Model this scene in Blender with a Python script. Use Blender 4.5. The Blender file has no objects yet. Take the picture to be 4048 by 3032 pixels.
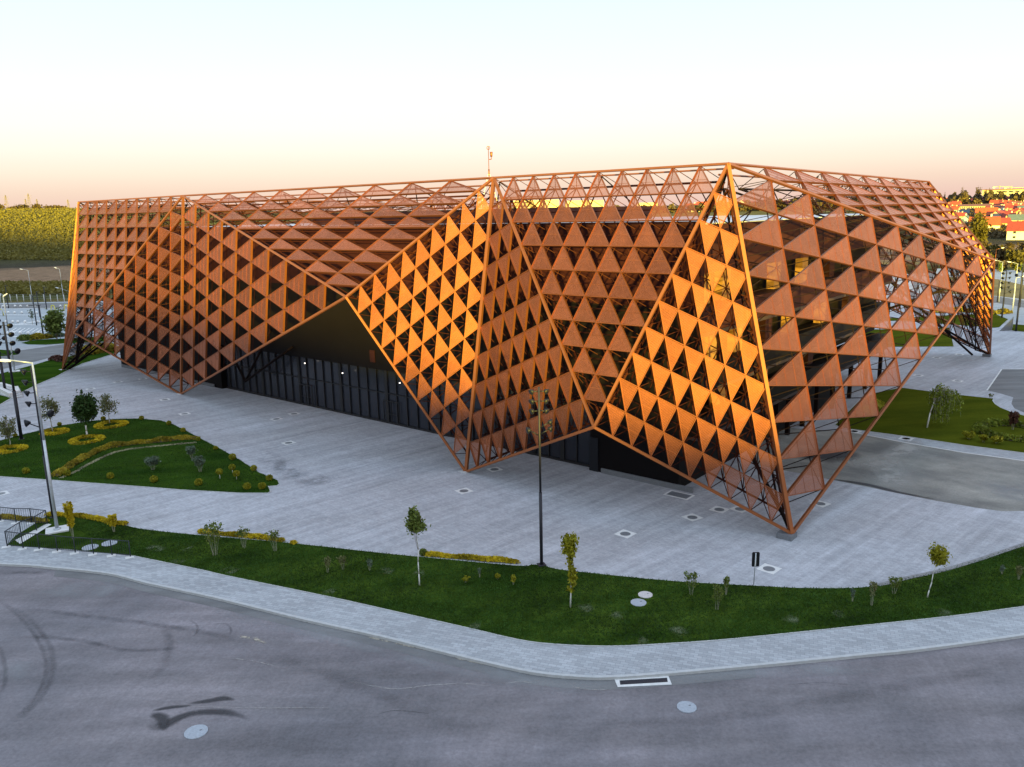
import bpy, bmesh, math, random
import numpy as np
from mathutils import Vector, Matrix
R=math.radians
random.seed(7); rng=np.random.default_rng(7)
S=bpy.context.scene
COL=S.collection

# ---------------------------------------------------------------- camera
F,PITCH,ROLL,H0=3169.1,0.21034,-0.022719,22.0
CX,CY=2024.0,1516.0
cam=bpy.data.cameras.new('camera'); camo=bpy.data.objects.new('camera',cam); COL.objects.link(camo)
cam.sensor_fit='HORIZONTAL'; cam.sensor_width=36; cam.lens=36*F/4048
cam.clip_start=.5; cam.clip_end=9000
fw=Vector((0,math.cos(PITCH),-math.sin(PITCH))); dn=Vector((0,-math.sin(PITCH),-math.cos(PITCH))); rt=Vector((1,0,0))
cr,sr=math.cos(ROLL),math.sin(ROLL)
X=rt*cr-dn*sr          # image right
Yd=rt*sr+dn*cr         # image down
# px = CX + cr*u - sr*v ; py = CY + sr*u + cr*v
camo.matrix_world=Matrix(((X.x,-Yd.x,-fw.x,0),(X.y,-Yd.y,-fw.y,0),(X.z,-Yd.z,-fw.z,H0),(0,0,0,1)))
S.camera=camo
def ray(px,py):
    u,v=px-CX,py-CY
    u,v=cr*u+sr*v,-sr*u+cr*v
    return rt*(u/F)+dn*(v/F)+fw
def G(px,py,z=0.0):
    r=ray(px,py); t=(z-H0)/r.z
    return Vector((r.x*t,r.y*t,z))
def proj(P):
    d=Vector(P)-Vector((0,0,H0)); z=d.dot(fw); u=F*d.dot(rt)/z; v=F*d.dot(dn)/z
    return CX+cr*u-sr*v, CY+sr*u+cr*v, z
def topz(b,py):        # height over ground point b whose picture row is py
    lo,hi=0.,60.
    for _ in range(40):
        m=(lo+hi)/2
        if proj((b.x,b.y,b.z+m))[1]>py: lo=m
        else: hi=m
    return lo
def mpp(b): return proj(b)[2]/F   # metres per photo pixel at b

# ---------------------------------------------------------------- world and sun
SUN_EL,SUN_AZ=3.2,172.0      # azimuth clockwise from +Y: low sun behind the camera
W=bpy.data.worlds.new('World'); S.world=W; W.use_nodes=True
nt=W.node_tree; nt.nodes.clear()
def N(t,ty,**k):
    n=t.nodes.new(ty)
    for a,b in k.items(): setattr(n,a,b)
    return n
out=N(nt,'ShaderNodeOutputWorld'); bg=N(nt,'ShaderNodeBackground')
sky=N(nt,'ShaderNodeTexSky',sky_type='NISHITA'); sky.sun_disc=False
sky.sun_elevation=R(SUN_EL); sky.sun_rotation=R(SUN_AZ); sky.air_density=1.4; sky.dust_density=2.0
tc=N(nt,'ShaderNodeTexCoord'); sp=N(nt,'ShaderNodeSeparateXYZ'); nt.links.new(tc.outputs['Generated'],sp.inputs[0])
mp=N(nt,'ShaderNodeMapRange'); mp.inputs[1].default_value=-0.02; mp.inputs[2].default_value=1.0
nt.links.new(sp.outputs['Z'],mp.inputs[0])
rp=N(nt,'ShaderNodeValToRGB'); cr_=rp.color_ramp
while len(cr_.elements)>1: cr_.elements.remove(cr_.elements[0])
stops=[(0.0,(.84,.55,.48)),(.029,(.88,.61,.52)),(.049,(.93,.73,.59)),(.069,(.98,.86,.72)),(.093,(.99,.95,.86)),(.118,(.97,.99,.96)),(.167,(.90,.98,.99)),(.25,(.80,.94,1.0)),(.40,(.88,1.04,1.20)),(.70,(.96,1.16,1.42)),(1.0,(.94,1.15,1.45))]
cr_.elements[0].position=0; cr_.elements[0].color=(*stops[0][1],1)
for p,c in stops[1:]:
    e=cr_.elements.new(p); e.color=(*c,1)
nt.links.new(mp.outputs[0],rp.inputs[0])
nz=N(nt,'ShaderNodeTexNoise'); nz.inputs['Scale'].default_value=1.6; nz.inputs['Detail'].default_value=3
mpg=N(nt,'ShaderNodeMapping'); mpg.inputs['Scale'].default_value=(1,1,5); nt.links.new(tc.outputs['Generated'],mpg.inputs[0]); nt.links.new(mpg.outputs[0],nz.inputs[0])
mr=N(nt,'ShaderNodeMapRange'); mr.inputs[3].default_value=.975; mr.inputs[4].default_value=1.03; nt.links.new(nz.outputs[0],mr.inputs[0])
m1=N(nt,'ShaderNodeMix',data_type='RGBA',blend_type='MULTIPLY'); m1.inputs[0].default_value=1
nt.links.new(rp.outputs[0],m1.inputs[6]); nt.links.new(mr.outputs[0],m1.inputs[7])
sc=N(nt,'ShaderNodeMix',data_type='RGBA',blend_type='MULTIPLY'); sc.inputs[0].default_value=1; sc.inputs[7].default_value=(.05,.05,.05,1)
nt.links.new(sky.outputs[0],sc.inputs[6])
ad=N(nt,'ShaderNodeMix',data_type='RGBA',blend_type='ADD'); ad.inputs[0].default_value=1
nt.links.new(m1.outputs[2],ad.inputs[6]); nt.links.new(sc.outputs[2],ad.inputs[7])
nt.links.new(ad.outputs[2],bg.inputs[0]); bg.inputs[1].default_value=.245
nt.links.new(bg.outputs[0],out.inputs[0])
sl=bpy.data.lights.new('sun','SUN'); sl.energy=5.0; sl.angle=R(1.5); sl.color=(1.0,.77,.10)
so=bpy.data.objects.new('sun',sl); COL.objects.link(so)
az=R(SUN_AZ); SD=Vector((math.sin(az)*math.cos(R(SUN_EL)),math.cos(az)*math.cos(R(SUN_EL)),math.sin(R(SUN_EL))))
so.rotation_euler=SD.to_track_quat('Z','Y').to_euler()
S.view_settings.view_transform='Standard'; S.view_settings.look='None'; S.view_settings.gamma=1; S.view_settings.exposure=2.0
S.cycles.transparent_max_bounces=24; S.cycles.max_bounces=7

# ---------------------------------------------------------------- helpers
def tag(o,label=None,cat=None,group=None,kind=None):
    if label: o['label']=label
    if cat: o['category']=cat
    if group: o['group']=group
    if kind: o['kind']=kind
    return o
def empty(name,loc,label,cat,group=None,rz=0):
    o=bpy.data.objects.new(name,None); COL.objects.link(o); o.location=loc; o.rotation_euler=(0,0,rz); o.empty_display_size=.2
    return tag(o,label,cat,group)
class MB:
    """mesh builder in world coordinates"""
    def __init__(s): s.v=[]; s.f=[]; s.mi=[]; s.sm=[]; s.uv=None; s.rnd=[]
    def add(s,vs,fs,mi=0,sm=False,rnd=0.5):
        b=len(s.v); s.v+= [tuple(v) for v in vs]; s.f+=[tuple(b+i for i in f) for f in fs]
        s.mi+=[mi]*len(fs); s.sm+=[sm]*len(fs); s.rnd+=[rnd]*len(vs)
    def box(s,c,sx,sy,sz,rz=0,mi=0):
        c=Vector(c); ca,sa=math.cos(rz),math.sin(rz); vs=[]
        for z in (-sz/2,sz/2):
            for x,y in((-sx/2,-sy/2),(sx/2,-sy/2),(sx/2,sy/2),(-sx/2,sy/2)):
                vs.append((c.x+x*ca-y*sa,c.y+x*sa+y*ca,c.z+z))
        s.add(vs,[(3,2,1,0),(4,5,6,7),(0,1,5,4),(1,2,6,5),(2,3,7,6),(3,0,4,7)],mi)
    def bar(s,a,b,w,d,nrm,mi=0,off=0.0):
        """rectangular bar a->b, width w in the plane, depth d along -nrm, outer face pushed off along nrm"""
        a=Vector(a); b=Vector(b); t=(b-a).normalized(); n=(nrm-t*nrm.dot(t)).normalized(); q=t.cross(n)
        vs=[]
        for P in(a,b):
            for i,j in((-1,0),(1,0),(1,1),(-1,1)):
                vs.append(P+q*(i*w/2)+n*(off-j*d))
        s.add(vs,[(0,1,2,3),(7,6,5,4),(0,4,5,1),(1,5,6,2),(2,6,7,3),(3,7,4,0)],mi)
    def tube(s,a,b,r0,r1=None,n=6,mi=0,cap=True):
        r1=r0 if r1 is None else r1; a=Vector(a); b=Vector(b); t=(b-a)
        if t.length<1e-5: return
        t.normalize(); u=t.orthogonal().normalized(); w=t.cross(u)
        vs=[];
        for P,r in((a,r0),(b,r1)):
            for k in range(n):
                an=2*math.pi*k/n; vs.append(P+u*(r*math.cos(an))+w*(r*math.sin(an)))
        fs=[(k,(k+1)%n,n+(k+1)%n,n+k) for k in range(n)]
        if cap: fs+= [tuple(range(n-1,-1,-1)),tuple(range(n,2*n))]
        s.add(vs,fs,mi,n>5)
    def path(s,pts,r0,r1,n=6,mi=0):
        k=len(pts)-1
        for i in range(k):
            s.tube(pts[i],pts[i+1],r0+(r1-r0)*i/k,r0+(r1-r0)*(i+1)/k,n,mi)
    def poly(s,pts,z=None,mi=0):
        vs=[(p[0],p[1],p[2] if z is None else z) for p in pts]; s.add(vs,[tuple(range(len(vs)))],mi)
    def prism(s,pts,z0,z1,mi=0):
        n=len(pts); vs=[(p[0],p[1],z0) for p in pts]+[(p[0],p[1],z1) for p in pts]
        ar=sum(pts[i][0]*pts[(i+1)%n][1]-pts[(i+1)%n][0]*pts[i][1] for i in range(n))
        top=tuple(range(n,2*n)); bot=tuple(range(n-1,-1,-1)); fs=[(i,(i+1)%n,n+(i+1)%n,n+i) for i in range(n)]
        if ar<0: top=top[::-1]; bot=bot[::-1]; fs=[f[::-1] for f in fs]
        s.add(vs,fs+[top,bot],mi)
    def sphere(s,c,r,n=10,m=6,mi=0,sq=1):
        vs=[(c[0],c[1],c[2]-r*sq)];
        for j in range(1,m):
            ph=-math.pi/2+math.pi*j/m
            for i in range(n):
                a=2*math.pi*i/n; vs.append((c[0]+r*math.cos(ph)*math.cos(a),c[1]+r*math.cos(ph)*math.sin(a),c[2]+r*sq*math.sin(ph)))
        vs.append((c[0],c[1],c[2]+r*sq)); fs=[]
        for i in range(n): fs.append((0,1+(i+1)%n,1+i))
        for j in range(m-2):
            for i in range(n): a=1+j*n+i; b=1+j*n+(i+1)%n; fs.append((a,b,b+n,a+n))
        t=len(vs)-1
        for i in range(n): fs.append((t,1+(m-2)*n+i,1+(m-2)*n+(i+1)%n))
        s.add(vs,fs,mi,True)
    def build(s,name,mats,parent=None,tri=False):
        me=bpy.data.meshes.new(name)
        if not isinstance(mats,(list,tuple)): mats=[mats]
        off=Vector(parent.matrix_world.translation) if False else None
        me.from_pydata(s.v,[],s.f); me.update()
        for m in mats: me.materials.append(m)
        me.polygons.foreach_set('material_index',s.mi); me.polygons.foreach_set('use_smooth',s.sm)
        at=me.attributes.new('rnd','FLOAT','POINT'); at.data.foreach_set('value',s.rnd)
        if tri:
            bm=bmesh.new(); bm.from_mesh(me); bmesh.ops.triangulate(bm,faces=bm.faces[:]); bm.to_mesh(me); bm.free()
        o=bpy.data.objects.new(name,me); COL.objects.link(o)
        if parent is not None:
            o.parent=parent
            # vertices are world coordinates: undo the ancestors' transform
            M=Matrix.Identity(4); p=parent; ch=[]
            while p is not None: ch.append(p); p=p.parent
            for p in reversed(ch):
                M=M@Matrix.LocRotScale(p.location,p.rotation_euler,p.scale)
            me.transform(M.inverted())
        else:
            c=np.array(s.v).mean(0) if len(s.v) else np.zeros(3)
        return o
def quads(C,U,Vv,name,mat,parent=None,rnd=None):
    """many leaf quads: centres C (n,3), half axes U,V (n,3)"""
    n=len(C); P=np.empty((n,4,3)); P[:,0]=C-U-Vv; P[:,1]=C+U-Vv; P[:,2]=C+U+Vv; P[:,3]=C-U+Vv
    me=bpy.data.meshes.new(name); me.vertices.add(4*n); me.loops.add(4*n); me.polygons.add(n)
    off=np.zeros(3)
    if parent is not None:
        p=parent
        while p is not None: off+=np.array(p.location); p=p.parent
    me.vertices.foreach_set('co',(P-off).ravel())
    me.loops.foreach_set('vertex_index',np.arange(4*n,dtype=np.int32))
    me.polygons.foreach_set('loop_start',np.arange(0,4*n,4,dtype=np.int32)); me.update(calc_edges=True)
    me.materials.append(mat)
    at=me.attributes.new('rnd','FLOAT','POINT')
    if rnd is None: rnd=rng.random(n)
    at.data.foreach_set('value',np.repeat(rnd,4))
    o=bpy.data.objects.new(name,me); COL.objects.link(o)
    if parent is not None: o.parent=parent
    return o
def rdirs(n):
    a=rng.normal(size=(n,3)); return a/np.linalg.norm(a,axis=1,keepdims=True)
def leafset(C,size,flat=0.0):
    n=len(C); U=rdirs(n); T=rdirs(n); V2=np.cross(U,T); V2/=np.linalg.norm(V2,axis=1,keepdims=True)+1e-9
    s=size*(.6+.8*rng.random((n,1)))
    return C,U*s,V2*s*.7
def ordinal(i):
    L=['first','second','third','fourth','fifth','sixth','seventh','eighth','ninth','tenth','eleventh','twelfth','thirteenth','fourteenth','fifteenth','sixteenth','seventeenth','eighteenth','nineteenth','twentieth','twenty-first','twenty-second','twenty-third','twenty-fourth','twenty-fifth','twenty-sixth','twenty-seventh','twenty-eighth','twenty-ninth','thirtieth']
    return L[i]

# ---------------------------------------------------------------- materials
def mat(name,col,rough=.6,metal=0.0,var=0.0,vscale=1.0,bump=0.0,bscale=20,spec=.5,coord='Object',rndvar=0.0,col2=None,detail=4):
    m=bpy.data.materials.new(name); m.use_nodes=True; t=m.node_tree; b=t.nodes['Principled BSDF']
    b.inputs['Roughness'].default_value=rough; b.inputs['Metallic'].default_value=metal
    b.inputs['Specular IOR Level'].default_value=spec
    b.inputs['Base Color'].default_value=(*col,1)
    g=N(t,'ShaderNodeNewGeometry')
    cur=None
    if var>0 or col2:
        n=N(t,'ShaderNodeTexNoise'); n.inputs['Scale'].default_value=vscale; n.inputs['Detail'].default_value=detail; n.inputs['Roughness'].default_value=.65
        t.links.new(g.outputs['Position'],n.inputs[0])
        mx=N(t,'ShaderNodeMix',data_type='RGBA')
        c2=col2 if col2 else tuple(min(1,c*(1+var)) for c in col)
        c1=col if col2 else tuple(c*(1-var) for c in col)
        mx.inputs[6].default_value=(*c1,1); mx.inputs[7].default_value=(*c2,1)
        r=N(t,'ShaderNodeMapRange'); r.inputs[1].default_value=.3; r.inputs[2].default_value=.7
        t.links.new(n.outputs[0],r.inputs[0]); t.links.new(r.outputs[0],mx.inputs[0]); cur=mx.outputs[2]
    if rndvar>0:
        a=N(t,'ShaderNodeAttribute',attribute_name='rnd'); r=N(t,'ShaderNodeMapRange'); r.inputs[3].default_value=1-rndvar; r.inputs[4].default_value=1+rndvar
        t.links.new(a.outputs['Fac'],r.inputs[0]); mu=N(t,'ShaderNodeMix',data_type='RGBA',blend_type='MULTIPLY'); mu.inputs[0].default_value=1
        if cur is None: mu.inputs[6].default_value=(*col,1)
        else: t.links.new(cur,mu.inputs[6])
        t.links.new(r.outputs[0],mu.inputs[7]); cur=mu.outputs[2]
    if cur is not None: t.links.new(cur,b.inputs['Base Color'])
    if bump>0:
        n=N(t,'ShaderNodeTexNoise'); n.inputs['Scale'].default_value=bscale; n.inputs['Detail'].default_value=3; t.links.new(g.outputs['Position'],n.inputs[0])
        bp=N(t,'ShaderNodeBump'); bp.inputs['Strength'].default_value=bump; bp.inputs['Distance'].default_value=.05; t.links.new(n.outputs[0],bp.inputs['Height']); t.links.new(bp.outputs[0],b.inputs['Normal'])
    return m
def leafmat(name,c1,c2,trans=.25,rv=.35):
    m=mat(name,c1,.65,0,rndvar=rv,col2=c2,vscale=2.5,spec=.2)
    t=m.node_tree; b=t.nodes['Principled BSDF']; o=t.nodes['Material Output']
    tr=N(t,'ShaderNodeBsdfTranslucent'); mx=N(t,'ShaderNodeMixShader'); mx.inputs[0].default_value=trans
    src=b.inputs['Base Color'].links[0].from_socket; t.links.new(src,tr.inputs[0])
    t.links.new(b.outputs[0],mx.inputs[1]); t.links.new(tr.outputs[0],mx.inputs[2]); t.links.new(mx.outputs[0],o.inputs[0])
    return m
def groundmat(name,base,layers,rough=.85,bump=.25,bscale=9,grain=.10):
    """layers: list of (angle, scale_along, scale_across, amount, lo, hi, tint) stretched noise multiplied in"""
    m=bpy.data.materials.new(name); m.use_nodes=True; t=m.node_tree; b=t.nodes['Principled BSDF']
    b.inputs['Roughness'].default_value=rough; b.inputs['Specular IOR Level'].default_value=.3 if base[0]>.1 else 0.0
    g=N(t,'ShaderNodeNewGeometry'); cur=None
    col=N(t,'ShaderNodeRGB'); col.outputs[0].default_value=(*base,1); cur=col.outputs[0]
    for k,(ang,sa,sx,amt,tint) in enumerate(layers):
        mpn=N(t,'ShaderNodeMapping',vector_type='TEXTURE'); mpn.inputs['Rotation'].default_value=(0,0,R(ang)); mpn.inputs['Scale'].default_value=(sa,sx,1); mpn.inputs['Location'].default_value=(k*13.7,k*7.1,0)
        t.links.new(g.outputs['Position'],mpn.inputs[0])
        n=N(t,'ShaderNodeTexNoise'); n.inputs['Scale'].default_value=1; n.inputs['Detail'].default_value=5; n.inputs['Roughness'].default_value=.6; t.links.new(mpn.outputs[0],n.inputs[0])
        r=N(t,'ShaderNodeMapRange'); r.inputs[1].default_value=.32; r.inputs[2].default_value=.68; t.links.new(n.outputs[0],r.inputs[0])
        mu=N(t,'ShaderNodeMix',data_type='RGBA'); lo=tuple(1-amt for _ in range(3)); hi=tuple((1+amt)*c for c in tint)
        mu.inputs[6].default_value=(*lo,1); mu.inputs[7].default_value=(*hi,1); t.links.new(r.outputs[0],mu.inputs[0])
        mm=N(t,'ShaderNodeMix',data_type='RGBA',blend_type='MULTIPLY'); mm.inputs[0].default_value=1
        t.links.new(cur,mm.inputs[6]); t.links.new(mu.outputs[2],mm.inputs[7]); cur=mm.outputs[2]
    n=N(t,'ShaderNodeTexNoise'); n.inputs['Scale'].default_value=6; n.inputs['Detail'].default_value=6; n.inputs['Roughness'].default_value=.8; t.links.new(g.outputs['Position'],n.inputs[0])
    r=N(t,'ShaderNodeMapRange'); r.inputs[1].default_value=.3; r.inputs[2].default_value=.7; r.inputs[3].default_value=1-grain; r.inputs[4].default_value=1+grain; t.links.new(n.outputs[0],r.inputs[0])
    mm=N(t,'ShaderNodeMix',data_type='RGBA',blend_type='MULTIPLY'); mm.inputs[0].default_value=1; t.links.new(cur,mm.inputs[6]); t.links.new(r.outputs[0],mm.inputs[7]); cur=mm.outputs[2]
    m['cur']=1
    t.links.new(cur,b.inputs['Base Color'])
    n=N(t,'ShaderNodeTexNoise'); n.inputs['Scale'].default_value=bscale; n.inputs['Detail'].default_value=4; t.links.new(g.outputs['Position'],n.inputs[0])
    bp=N(t,'ShaderNodeBump'); bp.inputs['Strength'].default_value=bump; bp.inputs['Distance'].default_value=.03; t.links.new(n.outputs[0],bp.inputs['Height']); t.links.new(bp.outputs[0],b.inputs['Normal'])
    return m
def add_bricks(m,ang,bw,bh,amt,mortar=.82):
    t=m.node_tree; b=t.nodes['Principled BSDF']; src=b.inputs['Base Color'].links[0].from_socket
    g=N(t,'ShaderNodeNewGeometry'); mpn=N(t,'ShaderNodeMapping'); mpn.inputs['Rotation'].default_value=(0,0,R(ang)); t.links.new(g.outputs['Position'],mpn.inputs[0])
    br=N(t,'ShaderNodeTexBrick'); br.inputs['Scale'].default_value=1; br.inputs['Brick Width'].default_value=bw; br.inputs['Row Height'].default_value=bh
    br.inputs['Mortar Size'].default_value=.012; br.inputs['Color1'].default_value=(1-amt,1-amt,1-amt,1); br.inputs['Color2'].default_value=(1+amt,1+amt,1+amt,1); br.inputs['Mortar'].default_value=(mortar,mortar,mortar,1); br.inputs['Bias'].default_value=.15
    t.links.new(mpn.outputs[0],br.inputs[0]); mm=N(t,'ShaderNodeMix',data_type='RGBA',blend_type='MULTIPLY'); mm.inputs[0].default_value=1
    t.links.new(src,mm.inputs[6]); t.links.new(br.outputs[0],mm.inputs[7]); t.links.new(mm.outputs[2],b.inputs['Base Color'])
one=(1,1,1)
M={}
M['plaza']=groundmat('plaza_paving',(.355,.358,.382),[(42,26,1.3,.13,one),(42,9,.5,.10,one),(10,16,9,.13,(.98,1,1.03)),(42,1.5,.4,.06,one)],bump=.2,grain=.16); add_bricks(M['plaza'],42,.4,.2,.10,.86); add_bricks(M['plaza'],42,1.6,.8,.045,.97)
M['walk']=groundmat('sidewalk_paving',(.33,.345,.37),[(5,9,2,.06,one),(20,3,2,.07,one)],grain=.10); add_bricks(M['walk'],20,.42,.21,.16,.74)
M['asphalt']=groundmat('asphalt',(.168,.160,.175),[(4,14,1.6,.18,one),(-8,30,2.2,.15,(1.0,1.0,1.03)),(60,11,7,.18,(1.05,1,.97)),(25,2.5,1.4,.10,one),(80,5,.35,.05,one)],rough=.8,bump=.4,bscale=30,grain=.24)
M['asphalt2']=groundmat('worn_asphalt',(.215,.213,.205),[(-30,9,4,.32,(1.06,1.04,.97)),(20,4,2,.16,one),(-60,3,.7,.08,one)],grain=.22)
M['asphalt3']=groundmat('patched_asphalt',(.15,.15,.155),[(0,14,1.4,.22,one),(30,6,3,.12,one)],grain=.12)
M['parking']=groundmat('parking_paving',(.31,.34,.37),[(0,20,2,.10,one),(10,6,3,.08,one)],grain=.08)
M['lawn']=groundmat('lawn_grass',(.021,.054,.008),[(10,5,2.2,.42,(1.35,1.0,.9)),(70,1.6,.9,.30,one),(30,14,5,.25,(1.2,1,1))],bump=1.0,bscale=14,grain=.45)
M['lawn2']=groundmat('island_grass',(.021,.056,.007),[(10,8,2.6,.32,(1.35,1.0,.9)),(15,20,1.1,.15,one)],bump=.7,bscale=14,grain=.28)
M['lawn3']=groundmat('olive_grass',(.060,.078,.008),[(10,9,3,.22,(1.15,1,.9))],bump=.7,bscale=14,grain=.25)
M['dryland']=groundmat('dry_field_grass',(.15,.12,.035),[(0,30,8,.3,(1.1,1,.9)),(40,8,4,.2,one)],bump=1,bscale=2,grain=.3)
M['kerb']=mat('kerb_concrete',(.42,.43,.44),.8,0,.10,3,.2,15)
M['white']=mat('white_concrete',(.60,.60,.60),.8,0,.10,4,.1,20)
M['paint']=mat('white_paint',(.75,.75,.75),.7,0,.08,3)
M['iron']=mat('cover_iron',(.17,.18,.20),.6,.3,.15,9,.3,40)
M['stonec']=mat('pale_cover_concrete',(.32,.35,.40),.85,0,.14,9,.2,40)
M['stonep']=mat('pinkish_cover_concrete',(.50,.47,.47),.85,0,.14,9,.2,40)
M['drain']=mat('dark_grate',(.03,.03,.04),.6,.5,.2,6)
M['black']=mat('black_metal',(.012,.014,.02),.45,.4)
M['blackpole']=mat('dark_pole_paint',(.014,.014,.022),.6,0)
M['steelgrey']=mat('galvanised_steel',(.50,.54,.58),.45,.5,.12,5)
M['rail']=mat('railing_paint',(.02,.028,.038),.5,.3)
M['lampwhite']=mat('lamp_head_white',(.7,.72,.75),.4)
M['trussblack']=mat('dark_truss_steel',(.010,.005,.005),.7,0,spec=.1)
M['truss_sunlit']=mat('sunlit_tint_truss_steel',(.040,.010,.006),.7,0,spec=.08)  # the dark truss steel again, orange sunlight painted into the base colour
M['copper']=mat('copper_frame_paint',(.28,.092,.036),.5,.85,.06,.8,0,1,.5)
M['beam']=mat('copper_beam_paint',(.31,.108,.042),.5,.75,.06,.6,0,1,.5)
M['hall']=mat('dark_hall_cladding',(.0045,.0034,.0042),.6,0,.15,.25,spec=.12)
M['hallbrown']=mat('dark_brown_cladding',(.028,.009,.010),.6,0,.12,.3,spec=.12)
M['hall_sunlit']=mat('sunlit_tint_cladding',(.024,.006,.007),.6,0,.15,.3,spec=.12)  # same dark wall higher up, its warm sun glow painted in as maroon
M['deck']=mat('gallery_deck',(.030,.018,.02),.6,0,.1,.4)
M['roofw']=mat('pale_roof_membrane',(.55,.55,.57),.55,0,.12,.12)
M['yellowcol']=mat('ochre_column_plaster',(.20,.10,.035),.6,0,.1,1)
M['darkglass']=mat('dark_facade_glass',(.020,.023,.034),.22,0,spec=.5)
M['mull']=mat('dark_mullion',(.009,.009,.012),.6,0)
M['lamp']=None
def emis(name,c,s):
    m=bpy.data.materials.new(name); m.use_nodes=True; t=m.node_tree; b=t.nodes['Principled BSDF']; b.inputs['Emission Color'].default_value=(*c,1); b.inputs['Emission Strength'].default_value=s; b.inputs['Base Color'].default_value=(*c,1); return m
M['lit']=emis('lit_lamp',(1,.9,.8),1.2)
# perforated copper sheet
def perf(name,col,hole=.05,solid=.10,open_=.74,rough=.5):
    m=bpy.data.materials.new(name); m.use_nodes=True; t=m.node_tree; b=t.nodes['Principled BSDF']; o=t.nodes['Material Output']
    b.inputs['Metallic'].default_value=.92; b.inputs['Roughness'].default_value=rough; b.inputs['Specular IOR Level'].default_value=.3; b.inputs['Coat Weight'].default_value=.45; b.inputs['Coat Roughness'].default_value=.32
    a=N(t,'ShaderNodeAttribute',attribute_name='rnd'); r=N(t,'ShaderNodeMapRange'); r.inputs[3].default_value=.80; r.inputs[4].default_value=1.14; t.links.new(a.outputs['Fac'],r.inputs[0])
    mu=N(t,'ShaderNodeMix',data_type='RGBA',blend_type='MULTIPLY'); mu.inputs[0].default_value=1; mu.inputs[6].default_value=(*col,1); t.links.new(r.outputs[0],mu.inputs[7])
    g=N(t,'ShaderNodeNewGeometry'); n=N(t,'ShaderNodeTexNoise'); n.inputs['Scale'].default_value=.9; n.inputs['Detail'].default_value=5; t.links.new(g.outputs['Position'],n.inputs[0])
    r2=N(t,'ShaderNodeMapRange'); r2.inputs[1].default_value=.3; r2.inputs[2].default_value=.7; r2.inputs[3].default_value=.88; r2.inputs[4].default_value=1.1; t.links.new(n.outputs[0],r2.inputs[0])
    mu2=N(t,'ShaderNodeMix',data_type='RGBA',blend_type='MULTIPLY'); mu2.inputs[0].default_value=1; t.links.new(mu.outputs[2],mu2.inputs[6]); t.links.new(r2.outputs[0],mu2.inputs[7]); t.links.new(mu2.outputs[2],b.inputs['Base Color'])
    uv=N(t,'ShaderNodeUVMap'); s=N(t,'ShaderNodeSeparateXYZ'); t.links.new(uv.outputs[0],s.inputs[0])
    def mth(op,x,y=None):
        q=N(t,'ShaderNodeMath',operation=op)
        for i,val in enumerate((x,y)):
            if val is None: continue
            if isinstance(val,(int,float)): q.inputs[i].default_value=val
            else: t.links.new(val,q.inputs[i])
        return q.outputs[0]
    k=2*math.pi/(hole*2)
    xx=mth('MULTIPLY',s.outputs[0],k); yy=mth('MULTIPLY',s.outputs[1],k/1.73)
    pr=mth('MULTIPLY',mth('COSINE',xx),mth('COSINE',yy)); ab=mth('ABSOLUTE',pr)
    rr=N(t,'ShaderNodeMapRange'); rr.inputs[1].default_value=.28; rr.inputs[2].default_value=.44; rr.inputs[3].default_value=solid; rr.inputs[4].default_value=open_; t.links.new(ab,rr.inputs[0])
    # the sheet has thickness: its holes close up when seen edge on
    lw=N(t,'ShaderNodeLayerWeight'); lw.inputs[0].default_value=.5; op=mth('MULTIPLY',rr.outputs[0],mth('SUBTRACT',1.0,mth('POWER',lw.outputs['Facing'],2.2)))
    tr=N(t,'ShaderNodeBsdfTransparent'); mx=N(t,'ShaderNodeMixShader'); t.links.new(op,mx.inputs[0]); t.links.new(b.outputs[0],mx.inputs[1]); t.links.new(tr.outputs[0],mx.inputs[2]); t.links.new(mx.outputs[0],o.inputs[0])
    return m
M['panel']=perf('perforated_copper_sheet',(.44,.138,.055))

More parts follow.
